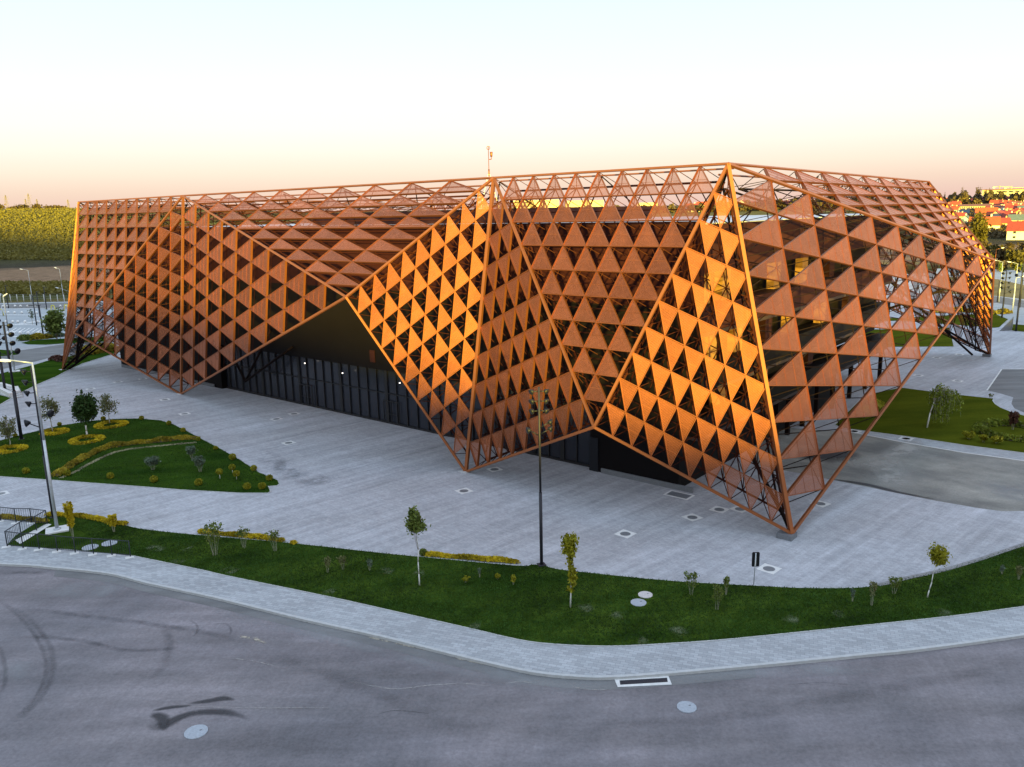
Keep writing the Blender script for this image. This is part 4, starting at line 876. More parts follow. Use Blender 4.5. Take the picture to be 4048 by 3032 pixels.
# tree with broken column of leaves
b=G(2254.5,2403.5); t=empty('young_tree',(b.x,b.y,.03),'thin column like sapling with leaf tufts down its stem, right of the black mast','tree',G_TREE)
mb=MB(); h=topz(b,2114); mb.path([Vector((b.x,b.y,0)),Vector((b.x+.05,b.y,h*.3)),Vector((b.x+.10,b.y,h*.6)),Vector((b.x-.02,b.y,h*.85)),Vector((b.x,b.y,h))],.045,.02,7); mb.build('trunk',barkw,t)
s_=mpp(b); P=[]
for y0,y1,x0,w,n_ in((2118,2190,2252,24,1100),(2188,2210,2258,10,160),(2212,2250,2256,10,150),(2246,2310,2264,14,420),(2318,2336,2254,11,90)):
    z0,z1=topz(b,y1),topz(b,y0); k=rng.random(n_); P.append(np.stack([b.x+(x0-2254.5)*s_+rng.normal(size=n_)*w*s_*.5,b.y+rng.normal(size=n_)*w*s_*.5,z0+(z1-z0)*k],1))
C,U,W2=leafset(np.concatenate(P),.062); quads(C,U,W2,'crown',L_yg,t)
# leaves climbing the first sapling
# upright yellow shrubs
def shrub(base,topy,wpx,label,leaf,n=400,size=.06,stems=6,cat='shrub',group='young shrubs on the lawns',leafz=(.35,1.0),name='shrub',fan=.9,stemm=None,r=.012):
    b=G(*base); h=max(.2,topz(b,topy)); rx=wpx*mpp(b)/2; t=empty(name,(b.x,b.y,.03),label,cat,group); mb=MB(); E=[]
    for k in range(stems):
        a=6.28*k/stems+random.uniform(-.4,.4); f=random.uniform(.35,1)*fan; e=Vector((b.x+rx*f*math.cos(a),b.y+rx*f*math.sin(a),h*random.uniform(.75,.98))); m_=Vector((b.x+rx*f*.45*math.cos(a),b.y+rx*f*.45*math.sin(a),h*.45))
        st_=Vector((b.x+rx*.16*math.cos(a),b.y+rx*.16*math.sin(a),0)); m_=m_+Vector((rx*.1*math.cos(a),rx*.1*math.sin(a),0)); mb.path([st_,m_,e],r*.45,r*.22,4); E.append((m_,e))
    mb.build('stem',stemm or twig,t)
    P=[]
    for _ in range(n):
        m_,e=random.choice(E); f=random.random(); p=m_.lerp(e,f) if random.random()>.4 else e; P.append((p.x+random.gauss(0,rx*.16),p.y+random.gauss(0,rx*.16),max(.05,p.z+random.gauss(0,h*.05))))
    P=np.array(P); P=P[(P[:,2]>h*leafz[0])&(P[:,2]<h*1.04)]
    if len(P): C,U,W2=leafset(P,size); quads(C,U,W2,'leaves',leaf,t)
    return t
shrub((290,2132),1990,34,'tall narrow yellow shrub beside the foot of the white lamp',L_yel,1700,.06,10,leafz=(.08,1))
shrub((451,2104.6),2036,32,'shorter yellow shrub at the right end of the railing hedge',L_yel,700,.055,9,leafz=(.15,1))
shrub((850,2197),2072,84,'widest of three pale stemmed shrubs before the yellow hedge',L_mid,520,.05,10,leafz=(.42,1),r=.016)
shrub((966,2168),2088,58,'middle one of three pale stemmed shrubs before the yellow hedge',L_mid,300,.045,7,leafz=(.62,1),r=.016)
shrub((1089,2180.7),2101,58,'right one of three pale stemmed shrubs before the yellow hedge',L_mid,300,.045,7,leafz=(.62,1),r=.016)
for bx_,ty,wd,l,lf in [((1296,2266),2205,34,'faint brownish shrub in the lawn, left of a close trio',L_sparse),((1357,2253),2199,40,'faint brownish shrub in the lawn, middle of a close trio',L_sparse),((1462,2257),2212,28,'faint greyish shrub in the lawn, right of a close trio',L_grey),
 ((1842,2305.6),2278,28,'tiny yellowish shrub nearest the slim lawn tree',L_yg),((1896.6,2284),2245,14,'tiny greyish upright shrub below the yellow hedge end',L_grey),((1967,2293),2271,24,'tiny yellowish shrub second from the black mast',L_yg),((2029,2313),2277,24,'tiny yellow shrub nearest the black mast foot',L_yg),
 ((2732.5,2352.4),2263,60,'pale stemmed shrub with tufts, left of the right hand shrub group',L_mid),((2834,2412),2312,66,'largest pale stemmed shrub, low in the front lawn',L_mid),((2870,2352.4),2283,30,'slender pale shrub just left of the signpost',L_mid),
 ((3369.7,2380.8),2329,18,'bare whitish twig shrub right of the signboard',L_grey),((3445,2396),2298,34,'hazy tall shrub near the kerb bend',L_sparse),((3533,2349.6),2281,52,'bushy green shrub at the start of the grey kerb',L_mid),((3959,2272),2238,18,'small pale shrub at far right, left of two',L_grey),((4026,2292.5),2240,30,'small olive shrub at the right photo edge',L_sparse),
 ((3916,1578),1556,20,'small shrub at the corner of the willow lawn',L_sparse)]:
    shrub(bx_,ty,wd,l,lf,int(50+wd*4),.042,6,leafz=(.25,1))
# grey bushes on the island
for bx_,ty,wd,l in [((605,1858),1808,62,'grey green rounded bush on the island, the left one'),((757,1812),1768,40,'grey green bush on the island, farthest of the three'),((792,1866),1806,52,'grey green bush on the island beside the ball topped trees')]:
    shrub(bx_,ty,wd,l,L_grey,700,.06,14,leafz=(.12,1),group='grey bushes on the island lawn')
# clipped ball shrubs
balls=[(236,1684,'clipped ball shrub on the island rim behind the white lamp'),(61,1728,'clipped ball shrub beside the left black mast'),(409,1662,'clipped ball shrub between the dense tree and the sparse tree'),(560,1660,'clipped ball shrub at the top of the island rim'),(668,1680,'clipped ball shrub on the rounded upper rim of the island'),(725,1708,'clipped ball shrub on the rim just above the hedge end'),(784,1742,'clipped ball shrub at the right end of the ochre hedge'),
(104,1872,'clipped ball shrub near the lower left island edge'),(267,1882,'bright ball shrub at the lower end of the ochre hedge'),(437,1892,'ball shrub on the lower island edge below the hedge'),(610,1907,'small ball shrub on the lower island edge, middle'),(786,1919,'ball shrub on the lower island edge right of middle'),(853,1778,'ball shrub on the long right rim, upper'),(920,1817,'ball shrub on the long right rim behind the standards'),(1004,1861,'ball shrub on the long right rim, lower'),(1066,1900,'ball shrub at the tip of the island'),(977,1935,'ball shrub at the lower tip of the island, left of two'),(1037,1934,'ball shrub at the lower tip of the island, right of two')]
def ball(px,py,r,label,leaf,z0=.0,stem=None,cat='shrub',group='clipped ball shrubs around the island'):
    b=G(px,py); rr_=r; zc=z0+rr_*.95; t=empty('ball_shrub',(b.x,b.y,.03),label,cat,group)
    mb=MB(); mb.tube((b.x,b.y,0),(b.x,b.y,zc),.02 if not stem else .035,n=6); mb.build('stem',barkw if stem else bark,t)
    n=520; D=rdirs(n); P=np.array([b.x,b.y,zc])+D*rr_*(.72+.28*rng.random((n,1)))*np.array([1,1,.92]); C,U,W2=leafset(P,.042); quads(C,U,W2,'foliage',leaf,t)
for x,y,l in balls: ball(x,y,(.24 if y<1800 else .31)+.03*math.sin(x),l,L_yg)
for x,y,ty,l in [(870,1893.6,1852,'ball topped standard shrub with white stem, left of three'),(920,1871,1838,'ball topped standard shrub with white stem, farthest of three'),(936,1896.5,1862,'ball topped standard shrub with white stem, right and nearest of three')]:
    b=G(x,y); h=topz(b,ty); ball(x,y,.29,l,L_yg,z0=max(.3,h-.55),stem=True,group='ball topped standards on the island')
ball(1673,2196,.25,'small dark clipped ball at the left end of the long yellow hedge',L_mid,group='small clipped balls')
# flower rings
def mound(name,line,w,h,n,label,leaf,cat,group=None,size=.07,closed=False,world=False):
    L=curve([G(*p) for p in line],8) if not world else line; c=sum(L,Vector())/len(L); t=empty(name,(c.x,c.y,.03),label,cat,group)
    ln=[0]
    for i in range(1,len(L)): ln.append(ln[-1]+(L[i]-L[i-1]).length)
    s=rng.random(n)*ln[-1]; xs=np.interp(s,ln,[p.x for p in L]); ys=np.interp(s,ln,[p.y for p in L])
    bump=.72+.28*np.sin(s*2.1+1)*np.sin(s*.83); a=rng.random(n)*6.283; q=np.sqrt(rng.random(n))
    zz_=h*bump*np.sqrt(np.clip(1-q*q,0,1))*(.75+.3*rng.random(n))+.04
    P=np.stack([xs+w/2*q*np.cos(a),ys+w/2*q*np.sin(a),zz_],1); C,U,W2=leafset(P,size); quads(C,U,W2,'foliage',leaf,t,np.clip(.5+.5*np.sin(s*1.7)+rng.normal(size=n)*.2,0,1))
    mb=MB()
    for i in range(len(L)-1): mb.bar(Vector((L[i].x,L[i].y,h*.45)),Vector((L[i+1].x,L[i+1].y,h*.45)),w*.62,h*.42,Vector((0,0,1)))
    mb.build('twig_core',bark,t); return t
def ring(px,py,rx,ry,label,leaf=L_yel):
    c=G(px,py); r=rx*mpp(c)*.82; L=[Vector((c.x+r*math.cos(k*math.pi/12),c.y+r*math.sin(k*math.pi/12),0)) for k in range(25)]
    mound('flower_ring',L,.85,.32,2600,label,leaf,'flower bed','yellow flower rings around island trees',.075,world=True)
ring(440,1682,58,15,'yellow flower ring around the sparse tree at the far island edge')
ring(217,1711,46,13,'yellow flower ring behind the white street lamp pole')
ring(344,1742,62,18,'yellow flower ring around the dense green tree')
ring(42,1780,54,15,'yellow flower ring at the left photo edge')
mound('curved_hedge',[(222,1884),(252,1862),(290,1840),(330,1816),(380,1790),(430,1772),(507,1760),(580,1752),(640,1747),(720,1738),(778,1736)],.8,.55,9000,'long curved ochre hedge sweeping across the island lawn',L_ochre,'hedge',size=.065)
mound('pebble_edging',[(240,1892),(300,1866),(350,1838),(410,1808),(470,1786),(560,1772),(680,1760),(770,1752)],.35,.05,1200,'thin pale edging of straw along the curved hedge',leafmat('straw_mulch',(.30,.28,.18),(.42,.40,.28)),'edging',size=.06)
mound('flower_hedge',[(188,2040),(235,2040),(290,2042),(350,2050),(410,2062),(450,2072),(500,2076)],.45,.36,3600,'low yellow hedge behind the railing shrubs',L_yel,'hedge','low yellow hedges on the lawn edge',.06)
mound('flower_hedge',[(790,2108),(850,2112),(920,2119),(990,2126),(1060,2134),(1118,2141)],.42,.36,3400,'low yellow hedge behind the three pale stemmed shrubs',L_yel,'hedge','low yellow hedges on the lawn edge',.06)
mound('flower_hedge',[(1681,2197),(1760,2202),(1850,2210),(1930,2218),(2000,2222),(2046,2226)],.42,.34,4200,'low yellow hedge between the slim tree and the black mast',L_yel,'hedge','low yellow hedges on the lawn edge',.055)
mound('flower_hedge',[(1154,2150),(1168,2151)],.35,.28,160,'tiny yellow plant cushion alone on the lawn edge',L_yel,'plant',None,.055)
mound('planting_bed',[(5,2046),(60,2050),(120,2058),(180,2066)],.6,.3,1500,'brownish planting strip behind the railing',L_ochre,'flower bed',None,.06)
mound('shrub_bed',[(340,1402),(370,1396),(400,1391),(430,1386)],3.2,1.7,5200,'wide golden shrub bed under the left end of the arena',L_ochre,'shrub bed',None,.14)
mound('shrub_bed',[(325,1416),(300,1424),(280,1432)],1.6,.8,1600,'low dark shrub bed beside the leaning fin foot',L_mid,'shrub bed',None,.12)
mound('shrub_bed',[(212,1425),(235,1422),(248,1430)],1.8,.9,900,'dull brown shrubs on the lawn strip left of the fin foot',L_purple,'shrub bed',None,.12)
mound('shrub_bed',[(88,1346),(105,1345),(122,1343)],2.0,1.3,1000,'green shrubs at the left end of the car park islet',L_mid,'shrub bed',None,.16)
mound('shrub_bed',[(136,1343),(160,1340),(190,1337)],2.0,1.4,1300,'ochre shrubs around the islet pole',L_ochre,'shrub bed',None,.16)
mound('shrub_bed',[(196,1335),(215,1332),(242,1330)],2.0,1.3,1000,'greyish shrubs under the round car park tree',L_grey,'shrub bed',None,.16)
mound('shrub_bed',[(3470,1602),(3440,1620),(3400,1650)],1.6,.8,1200,'yellowish shrub row along the arena side of the willow lawn',L_yg,'shrub bed',None,.1)
mound('shrub_bed',[(3700,1236),(3800,1232),(3930,1240),(3975,1238)],2.5,.9,1600,'ochre verge plants by the far road',L_ochre,'shrub bed',None,.2)
c=G(4003,1712); L=[Vector((c.x+2.9*math.cos(k*math.pi/12),c.y+2.9*math.sin(k*math.pi/12),0)) for k in range(25)]
mound('ring_hedge',L,1.1,.75,5200,'round green ring hedge with a purple bush inside at right',leafmat('fresh_leaves',(.07,.11,.012),(.22,.25,.03)),'hedge',None,.10,world=True)
shrub((4003,1700),1632,36,'reddish purple bush standing inside the ring hedge',L_purple,900,.08,9,leafz=(.1,1),group='bushes by the willow')
for x,y,w_,l in [(3829,1737,44,'low olive bush below the willow, left of three'),(3888,1750,36,'low olive bush below the willow, middle of three'),(3940,1755,40,'low olive bush below the willow, right of three')]:
    shrub((x,y),y-28,w_,l,L_yg,420,.08,9,leafz=(.05,1),group='low bushes by the willow')
# weeping willow
b=G(3664,1691); h=topz(b,1522); s_=mpp(b); t=empty('willow_tree',(b.x,b.y,.03),'young weeping willow with drooping yellow green branches on the right lawn','tree','trees by the arena')
mb=MB(); mb.path([Vector((b.x,b.y,0)),Vector((b.x+.2,b.y,h*.35)),Vector((b.x+.5,b.y,h*.62)),Vector((b.x+1.1,b.y,h*.85))],.085,.03,8); mb.build('trunk',barkw,t)
mb=MB(); P=[]
for k in range(52):
    a=random.uniform(0,6.28); l=random.uniform(.2,1.0)*(62+16*math.cos(a))*s_; st=Vector((b.x+.4,b.y,h*random.uniform(.5,.72))); up=Vector((b.x+1.15+l*.5*math.cos(a),b.y+l*.4*math.sin(a),h*random.uniform(.82,1.0))); ou=Vector((b.x+1.15+l*math.cos(a),b.y+l*.8*math.sin(a),h*random.uniform(.55,.85))); dnp=ou+Vector((random.uniform(-.1,.25),0,-h*random.uniform(.15,.48)))
    if dnp.z<.3: dnp.z=.3
    mb.path([st,up,ou,dnp],.014,.006,4)
    for q in range(38):
        f=random.random(); p=up.lerp(ou,f) if random.random()<.35 else ou.lerp(dnp,f); P.append((p.x+random.gauss(0,.09),p.y+random.gauss(0,.09),p.z+random.gauss(0,.09)))
mb.build('branch',twig,t); C,U,W2=leafset(np.array(P),.06); quads(C,U,W2*1.5,'crown',L_willow,t)
# grass tufts on the front lawn and along edges: far too many to count
def grass(poly,n,hh,name,col1,col2):
    P2=np.array([(p.x,p.y) for p in poly]); lo,hi=P2.min(0),P2.max(0); Q=lo+rng.random((n*3,2))*(hi-lo)
    Q=Q[(np.abs(Q[:,0])<Q[:,1]*.68+2)]
    ins=np.zeros(len(Q),bool); j=len(P2)-1
    for i in range(len(P2)):
        xi,yi=P2[i]; xj,yj=P2[j]; c=((yi>Q[:,1])!=(yj>Q[:,1]))&(Q[:,0]<(xj-xi)*(Q[:,1]-yi)/(yj-yi+1e-12)+xi); ins^=c; j=i
    Q=Q[ins][:n]
    for cx,cy in [G(2551,2354),G(2524,2385),G(357,2166),G(433,2150)] and [(g_.x,g_.y) for g_ in (G(2551,2354),G(2524,2385),G(357,2166),G(433,2150))]: Q=Q[np.hypot(Q[:,0]-cx,Q[:,1]-cy)>.56]
    m=len(Q); a=rng.random(m)*6.283; z=.035+hh*.5*(.5+.8*rng.random(m)); C=np.stack([Q[:,0],Q[:,1],z],1)
    U=np.stack([np.cos(a)*.016,np.sin(a)*.016,np.zeros(m)],1); W2=np.stack([rng.normal(size=m)*.02,rng.normal(size=m)*.02,z-.03],1)
    patch=.5+.42*np.sin(Q[:,0]*.55+1.6*np.sin(Q[:,1]*.5))*np.cos(Q[:,1]*.8+.6*np.sin(Q[:,0]*1.3))+.2*rng.normal(size=m)
    o=quads(C,U,W2,name,leafmat(name+'_blades',col1,col2,.25,.6),None,np.clip(patch,0,1)); tag(o,'short dark green grass of the front lawn' if n>70000 else 'short mown grass of the island lawn','grass',kind='stuff')
grass(gs+[p for p in reversed(gn)],110000,.05,'lawn_grass',(.018,.052,.006),(.036,.085,.012))
grass(gi,60000,.045,'island_grass',(.020,.056,.006),(.038,.088,.012))

# ---------------------------------------------------------------- far left: fence, bollards, barriers, pylons
a0,a1=G(-60,1196),G(300,1189); fence=empty('wire_fence',(a0.x,a0.y,0),'long wire fence with pale posts between car park and field','fence')
for i,x in enumerate([-40,-12,16,43,69.5,95,122.5,149,176,201.5,229,255,281]):
    q=G(x,1193.5-(x)*.003); h=topz(q,1164); mb=MB(); mb.tube((q.x,q.y,-.2),(q.x,q.y,h),.10,n=6); mb.build('post',M['white'],fence)
mb=MB()
for z in(.8,1.5,2.1): mb.tube((a0.x,a0.y,z),(a1.x,a1.y,z),.012,n=3)
mb.build('wire',M['steelgrey'],fence)
rows=[(1214,[13,31,60,82,110,139,239,262]),(1240,[34,58,87,116,145,250]),(1276.5,[24,51,71,100,150,176,232]),(1322,[32,54,81,112,154])]
k=0
for ri,(y,xs) in enumerate(rows):
    for ci,x in enumerate(xs):
        q=G(x,y); t=empty('bollard',(q.x,q.y,.02),'white ball bollard, %s from the left in the %s row of the car park'%(ordinal(ci),['farthest','second farthest','third farthest','nearest'][ri]),'bollard','white ball bollards in the car park')
        mb=MB(); mb.sphere((q.x,q.y,.33),.30,10,7); mb.build('ball',M['paint'],t); mb=MB(); mb.tube((q.x,q.y,0),(q.x,q.y,.1),.2,.16,10); mb.build('foot',M['kerb'],t)
ym=mat('yellow_barrier_paint',(.65,.58,.05),.5)
for x,y,l in [(6,1248,'yellow trestle barrier at the left edge of the car park'),(211,1232,'yellow trestle barrier behind the round car park tree'),(263,1229,'yellow trestle barrier beside the leaning copper fin')]:
    q=G(x,y); t=empty('trestle_barrier',(q.x,q.y,.02),l,'barrier','yellow trestle barriers')
    for s_ in(-1,1):
        mb=MB(); mb.tube((q.x+s_*.6,q.y,0),(q.x+s_*.3,q.y,1.6),.10,n=6); mb.build('leg',ym,t)
    mb=MB(); mb.tube((q.x-.35,q.y,1.6),(q.x+.35,q.y,1.6),.10,n=6); mb.build('rail',ym,t)
def far(px,py,rmin=300,rmax=2500):
    """first point of the far terrain on the sight line"""
    r=ray(px,py); hz=math.hypot(r.x,r.y); Q=np.arange(rmin,rmax,4.0)
    xs,ys=r.x/hz*Q,r.y/hz*Q; tz=terr(xs,ys); hit=np.nonzero(H0+r.z/hz*Q<=tz)[0]
    i=hit[0] if len(hit) else len(Q)-1
    return Vector((xs[i],ys[i],float(tz[i]))),(Q[i] if len(hit) else rmax)
for x,yb,yt,l,wd in [(28.7,826,771,'lattice power pylon on the left skyline, leftmost',1),(119,826,765,'tallest lattice power pylon on the left skyline',1.1),(105,826,786,'slim pylon just left of the tallest one',.5),(150,826,787,'slim pylon just right of the tallest one',.5),(273,831,789,'lone slim pylon close to the arena corner',.6)]:
    rr=ray(x,yb); d=1000; hz=math.hypot(rr.x,rr.y); p=Vector((rr.x/hz*d,rr.y/hz*d,0)); zb=float(terr(p.x,p.y)); rt_=ray(x,yt); zt=H0+rt_.z/math.hypot(rt_.x,rt_.y)*d
    t=empty('power_pylon',(p.x,p.y,zb),l,'pylon','power pylons on the skyline'); mb=MB(); w0=1.6*wd; n=7
    for i in range(n):
        f0,f1=i/n,(i+1)/n; z0,z1=zb+(zt-zb)*f0,zb+(zt-zb)*f1; a_=w0*(1-f0)+.2; b_=w0*(1-f1)+.2
        for sx,sy in((-1,-1),(1,-1),(1,1),(-1,1)): mb.tube((p.x+sx*a_,p.y+sy*a_,z0),(p.x+sx*b_,p.y+sy*b_,z1),.14,n=4)
        mb.tube((p.x-a_,p.y,z0),(p.x+b_,p.y,z1),.09,n=4); mb.tube((p.x+a_,p.y,z0),(p.x-b_,p.y,z1),.09,n=4)
    mb.build('tower',bark,t)
    for f in(.72,.86): mb=MB(); z=zb+(zt-zb)*f; mb.tube((p.x-3.2*wd,p.y,z),(p.x+3.2*wd,p.y,z),.15,n=4); mb.build('cross_arm',bark,t)
# hillside scrub and vineyard: uncountable
def scatter(n,name,leaf,size,px,py,label,cat,h=1.2,rmin=300,dens=None,thick=1.0):
    P=[]
    while len(P)<n:
        x=random.uniform(*px); y=random.uniform(*py); p,q=far(x,y,rmin)
        if q>=2400: continue
        P.append((p.x+random.gauss(0,1.5),p.y+random.gauss(0,1.5),p.z+random.random()*h))
    C,U,W2=leafset(np.array(P),size); o=quads(C,U,W2,name,leaf,None); tag(o,label,cat,kind='stuff')
scatter(26000,'vineyard',L_vine,.5,(-60,330),(826,1030),'yellow green vineyard covering the hillside at left','vineyard',1.6,450)
scatter(5200,'scrub',L_vine,.42,(-60,330),(1122,1166),'green scrub belt between the field and the fence','scrub',1.0,230)
for i,(x,y,w_,h_) in enumerate([(2,825,6,5),(54,828,6,3.5),(80,826,10,5),(147,827,9,5),(196,828,7,3.5),(223,829,7,3.5),(245,829,6,3)]):
    rr=ray(x,y); d=930; hz=math.hypot(rr.x,rr.y); p=Vector((rr.x/hz*d,rr.y/hz*d,0)); zb=float(terr(p.x,p.y)); t=empty('skyline_bush',(p.x,p.y,zb),'round bush on the left skyline, %s from the left'%ordinal(i),'bush','bushes on the left skyline')
    crown(t,(p.x,p.y,zb+h_*.35),w_*.6,w_*.6,h_*.55,420,.6,L_far,clumps=9); mb=MB(); mb.tube((p.x,p.y,zb-1),(p.x,p.y,zb+1.5),.3,.2,5); mb.build('trunk',bark,t)

# ---------------------------------------------------------------- the town on the right
walls={'white':(.56,.56,.56),'cream':(.46,.38,.29),'ochre':(.38,.27,.15),'pink':(.44,.32,.28)}
roofs={'orange':(.36,.060,.02),'red':(.22,.032,.022),'brown':(.14,.06,.05),'slate':(.07,.10,.12)}
WM={k:mat(k+'_plaster',c,.85,0,.06,.3) for k,c in walls.items()}; RM={k:mat(k+'_roof_tiles',c,.8,0,.18,.8) for k,c in roofs.items()}
winm=mat('dark_window',(.03,.035,.045),.15,0)
def house(px,py,w,d,h,rh,wc,rc,label,rz=0,win=2,rmin=330,storeys=1,dist=None,gable=True,cat='house',group='houses of the hillside town'):
    if dist is None: p,q=far(px,py,rmin)
    else:
        rr=ray(px,py); hz=math.hypot(rr.x,rr.y); p=Vector((rr.x/hz*dist,rr.y/hz*dist,0)); p.z=float(terr(p.x,p.y)); q=dist
    t=empty('house' if cat=='house' else cat.replace(' ','_'),(p.x,p.y,p.z),label,cat,group,0); a=rz+math.atan2(-p.x,p.y)*.9
    mb=MB(); z0=p.z-2.5; mb.box((p.x,p.y,(z0+p.z+h)/2),w,d,h+2.5,a)
    ca,sa=math.cos(a),math.sin(a); T=lambda x,y,z:(p.x+x*ca-y*sa,p.y+x*sa+y*ca,p.z+z)
    if gable and rh>0: mb.add([T(-w/2,-d/2,h),T(-w/2,d/2,h),T(-w/2,0,h+rh),T(w/2,-d/2,h),T(w/2,d/2,h),T(w/2,0,h+rh)],[(0,2,1),(3,4,5)])
    mb.build('wall',WM[wc],t)
    mb=MB(); o=.5
    if rh>0:
        th=.18
        for sgn in(-1,1):
            y0=sgn*(d/2+o); zz0=h-o*rh/(d/2)
            vs=[T(-w/2-o,y0,zz0),T(w/2+o,y0,zz0),T(w/2+o,0,h+rh),T(-w/2-o,0,h+rh)]; vs+= [(v[0],v[1],v[2]+th) for v in vs]
            mb.add(vs,[(0,1,2,3),(7,6,5,4),(0,4,5,1),(1,5,6,2),(2,6,7,3),(3,7,4,0)])
    else: mb.box(T(0,0,h+.15),w+.6,d+.6,.3,a)
    mb.build('roof',RM[rc],t)
    if rh>0:
        mb=MB(); mb.box(T(w*.22,d*.1,h+rh*.9),.8,.8,rh*.8+.8,a); mb.build('chimney',WM[wc],t)
    for s_ in range(storeys):
        for k in range(win):
            x=(k+.5)/win*w-w/2; mb=MB(); mb.box(T(x,-d/2-.03,(s_+.55)*h/storeys),min(1.3,w/win*.5),.1,min(1.5,h/storeys*.45),a); mb.build('window',winm,t)
    return t
# nearest houses, each described
house(3887,922,16,9,5,4.6,'white','orange','big white double house with bright orange roof, nearest in the town',0.05,2,380,1)
house(3817,892,8,7,4,3,'white','slate','small white gabled house left of the tall poplar clump',1.3,1,380,1)
house(4040,948,14,9,5,4.5,'white','red','white house with deep red roof at the right photo edge',-.1,2,380,2)
house(3895,868,15,9,4,5,'cream','orange','large flame orange roof behind the nearest double house',.1,2,430)
house(3945,876,12,9,4,4,'cream','red','cream house with red roof just behind the double house, right side',1.2,2,430)
house(4015,892,10,8,4,3.5,'pink','slate','grey roofed house above the deep red roof',.2,2,420)
house(4043,885,6,6,6.5,2.2,'ochre','brown','tall ochre house at the right edge',.1,2,420,2)
house(3966,905,6,7,4,3,'ochre','red','small ochre house beside the double house',.3,1,400)
house(3760,922,12,9,4.5,4,'white','slate','low house partly hidden by the copper roof edge',.2,2,400)
# terraces
house(3850,836,27,9,5,1.8,'cream','brown','long cream terrace row below the wood, left half',.06,14,560,2,cat='terrace',group='long terraces of the town')
house(3940,840,17,9,4.5,1.8,'cream','red','long cream terrace row below the wood, right half',.02,12,560,2,cat='terrace',group='long terraces of the town')
house(3758,808,13,8,6.5,0,'ochre','brown','flat roofed pale block left of the terraces',.05,7,600,3,gable=False,cat='apartment block',group='blocks of the town')
house(3738,784,9,8,4,3,'cream','orange','orange lit house highest at the copper roof edge',.1,3,700)
hr=[(846,[(3735,13,'cream','red'),(3770,12,'cream','orange'),(3942,15,'cream','brown'),(3968,12,'white','red'),(3992,12,'cream','red'),(4020,14,'white','orange'),(4046,14,'cream','slate')]),
(826,[(3740,14,'ochre','red'),(3772,18,'ochre','orange'),(3952,15,'cream','orange'),(3976,14,'ochre','red'),(4000,16,'cream','orange'),(4030,22,'white','brown')]),
(812,[(3800,12,'cream','red'),(3822,14,'white','orange'),(3845,12,'cream','orange'),(3868,13,'cream','red'),(3890,13,'ochre','orange'),(3912,15,'cream','red'),(3938,15,'white','orange'),(3962,17,'white','red'),(3990,14,'cream','slate'),(4016,16,'cream','slate'),(4042,13,'white','red')]),
(798,[(3785,13,'ochre','orange'),(3806,13,'cream','red'),(3830,16,'ochre','red'),(3878,13,'cream','orange'),(3905,13,'cream','red'),(3936,13,'ochre','red'),(3968,13,'cream','orange')]),
(866,[(3778,12,'white','brown'),(3806,12,'cream','slate'),(3930,12,'pink','red'),(3965,14,'cream','red'),(4030,13,'ochre','red')])]
hr+=[(856,[(3745,12,'white','red'),(3925,13,'cream','orange'),(3955,12,'white','slate'),(3982,13,'cream','red'),(4008,12,'ochre','orange'),(4036,13,'white','red')]),
(836,[(3730,12,'cream','orange'),(3756,13,'white','red'),(3968,12,'cream','red'),(3990,14,'white','orange'),(4014,12,'cream','brown'),(4038,13,'ochre','red')]),
(819,[(3748,12,'white','orange'),(3778,12,'cream','red'),(3930,12,'cream','orange'),(3952,13,'ochre','red'),(3978,12,'white','orange'),(4004,13,'cream','red'),(4028,12,'ochre','orange')]),
(805,[(3770,12,'cream','orange'),(3815,12,'ochre','red'),(3842,12,'cream','red'),(3866,12,'white','orange'),(3894,12,'cream','red'),(3920,13,'ochre','orange'),(3950,12,'cream','slate'),(3982,12,'white','red'),(4012,12,'cream','orange')]),
(880,[(3792,12,'cream','red'),(3985,12,'white','red'),(4030,11,'cream','brown')])]
for y,L in hr:
    rn={880:'lowest',866:'second',856:'third',846:'fourth',836:'fifth',826:'sixth',819:'seventh',812:'eighth',805:'ninth',798:'highest'}[y]
    for i,(x,w_,wc,rc) in enumerate(L):
        house(x,y+random.uniform(-3,3),w_*.66,7,random.uniform(3,5),random.uniform(1.8,3),wc,rc,'%s house with %s roof, %s from the left in the %s row uphill'%(wc,rc,ordinal(i),rn),random.choice([0,0,1.4,.3,-.3]),2,360,random.choice([1,2]))
# houses and industrial block seen through the top lattice
for i,(x,y,w_,wc,rc) in enumerate([(2735,838,16,'white','red'),(2775,826,15,'cream','orange'),(2800,812,14,'cream','red'),(2825,834,15,'white','orange'),(2850,818,15,'white','brown'),(2905,830,14,'cream','orange'),(2935,816,16,'white','red'),(2990,828,15,'cream','red'),(3040,818,16,'cream','orange'),(3100,826,15,'white','red'),(3160,816,16,'cream','brown')]):
    house(x,y,w_,10,6,4,wc,rc,'%s house with %s roof glimpsed over the arena roof, %s from the left'%(wc,rc,ordinal(i)),random.choice([0,.3,1.3]),2,430,2)
for x0,w_,h_,l,y in [(2120,120,20,'long pale yellow industrial hall glimpsed through the top lattice, left',822),(2310,110,18,'long pale yellow industrial hall glimpsed through the top lattice, right',818),(2560,60,9,'low white works building glimpsed through the top lattice',806)]:
    house(x0,y,w_,22,h_,0,'cream','brown',l,0,12,620,2,gable=False,cat='industrial hall',group='industrial halls')
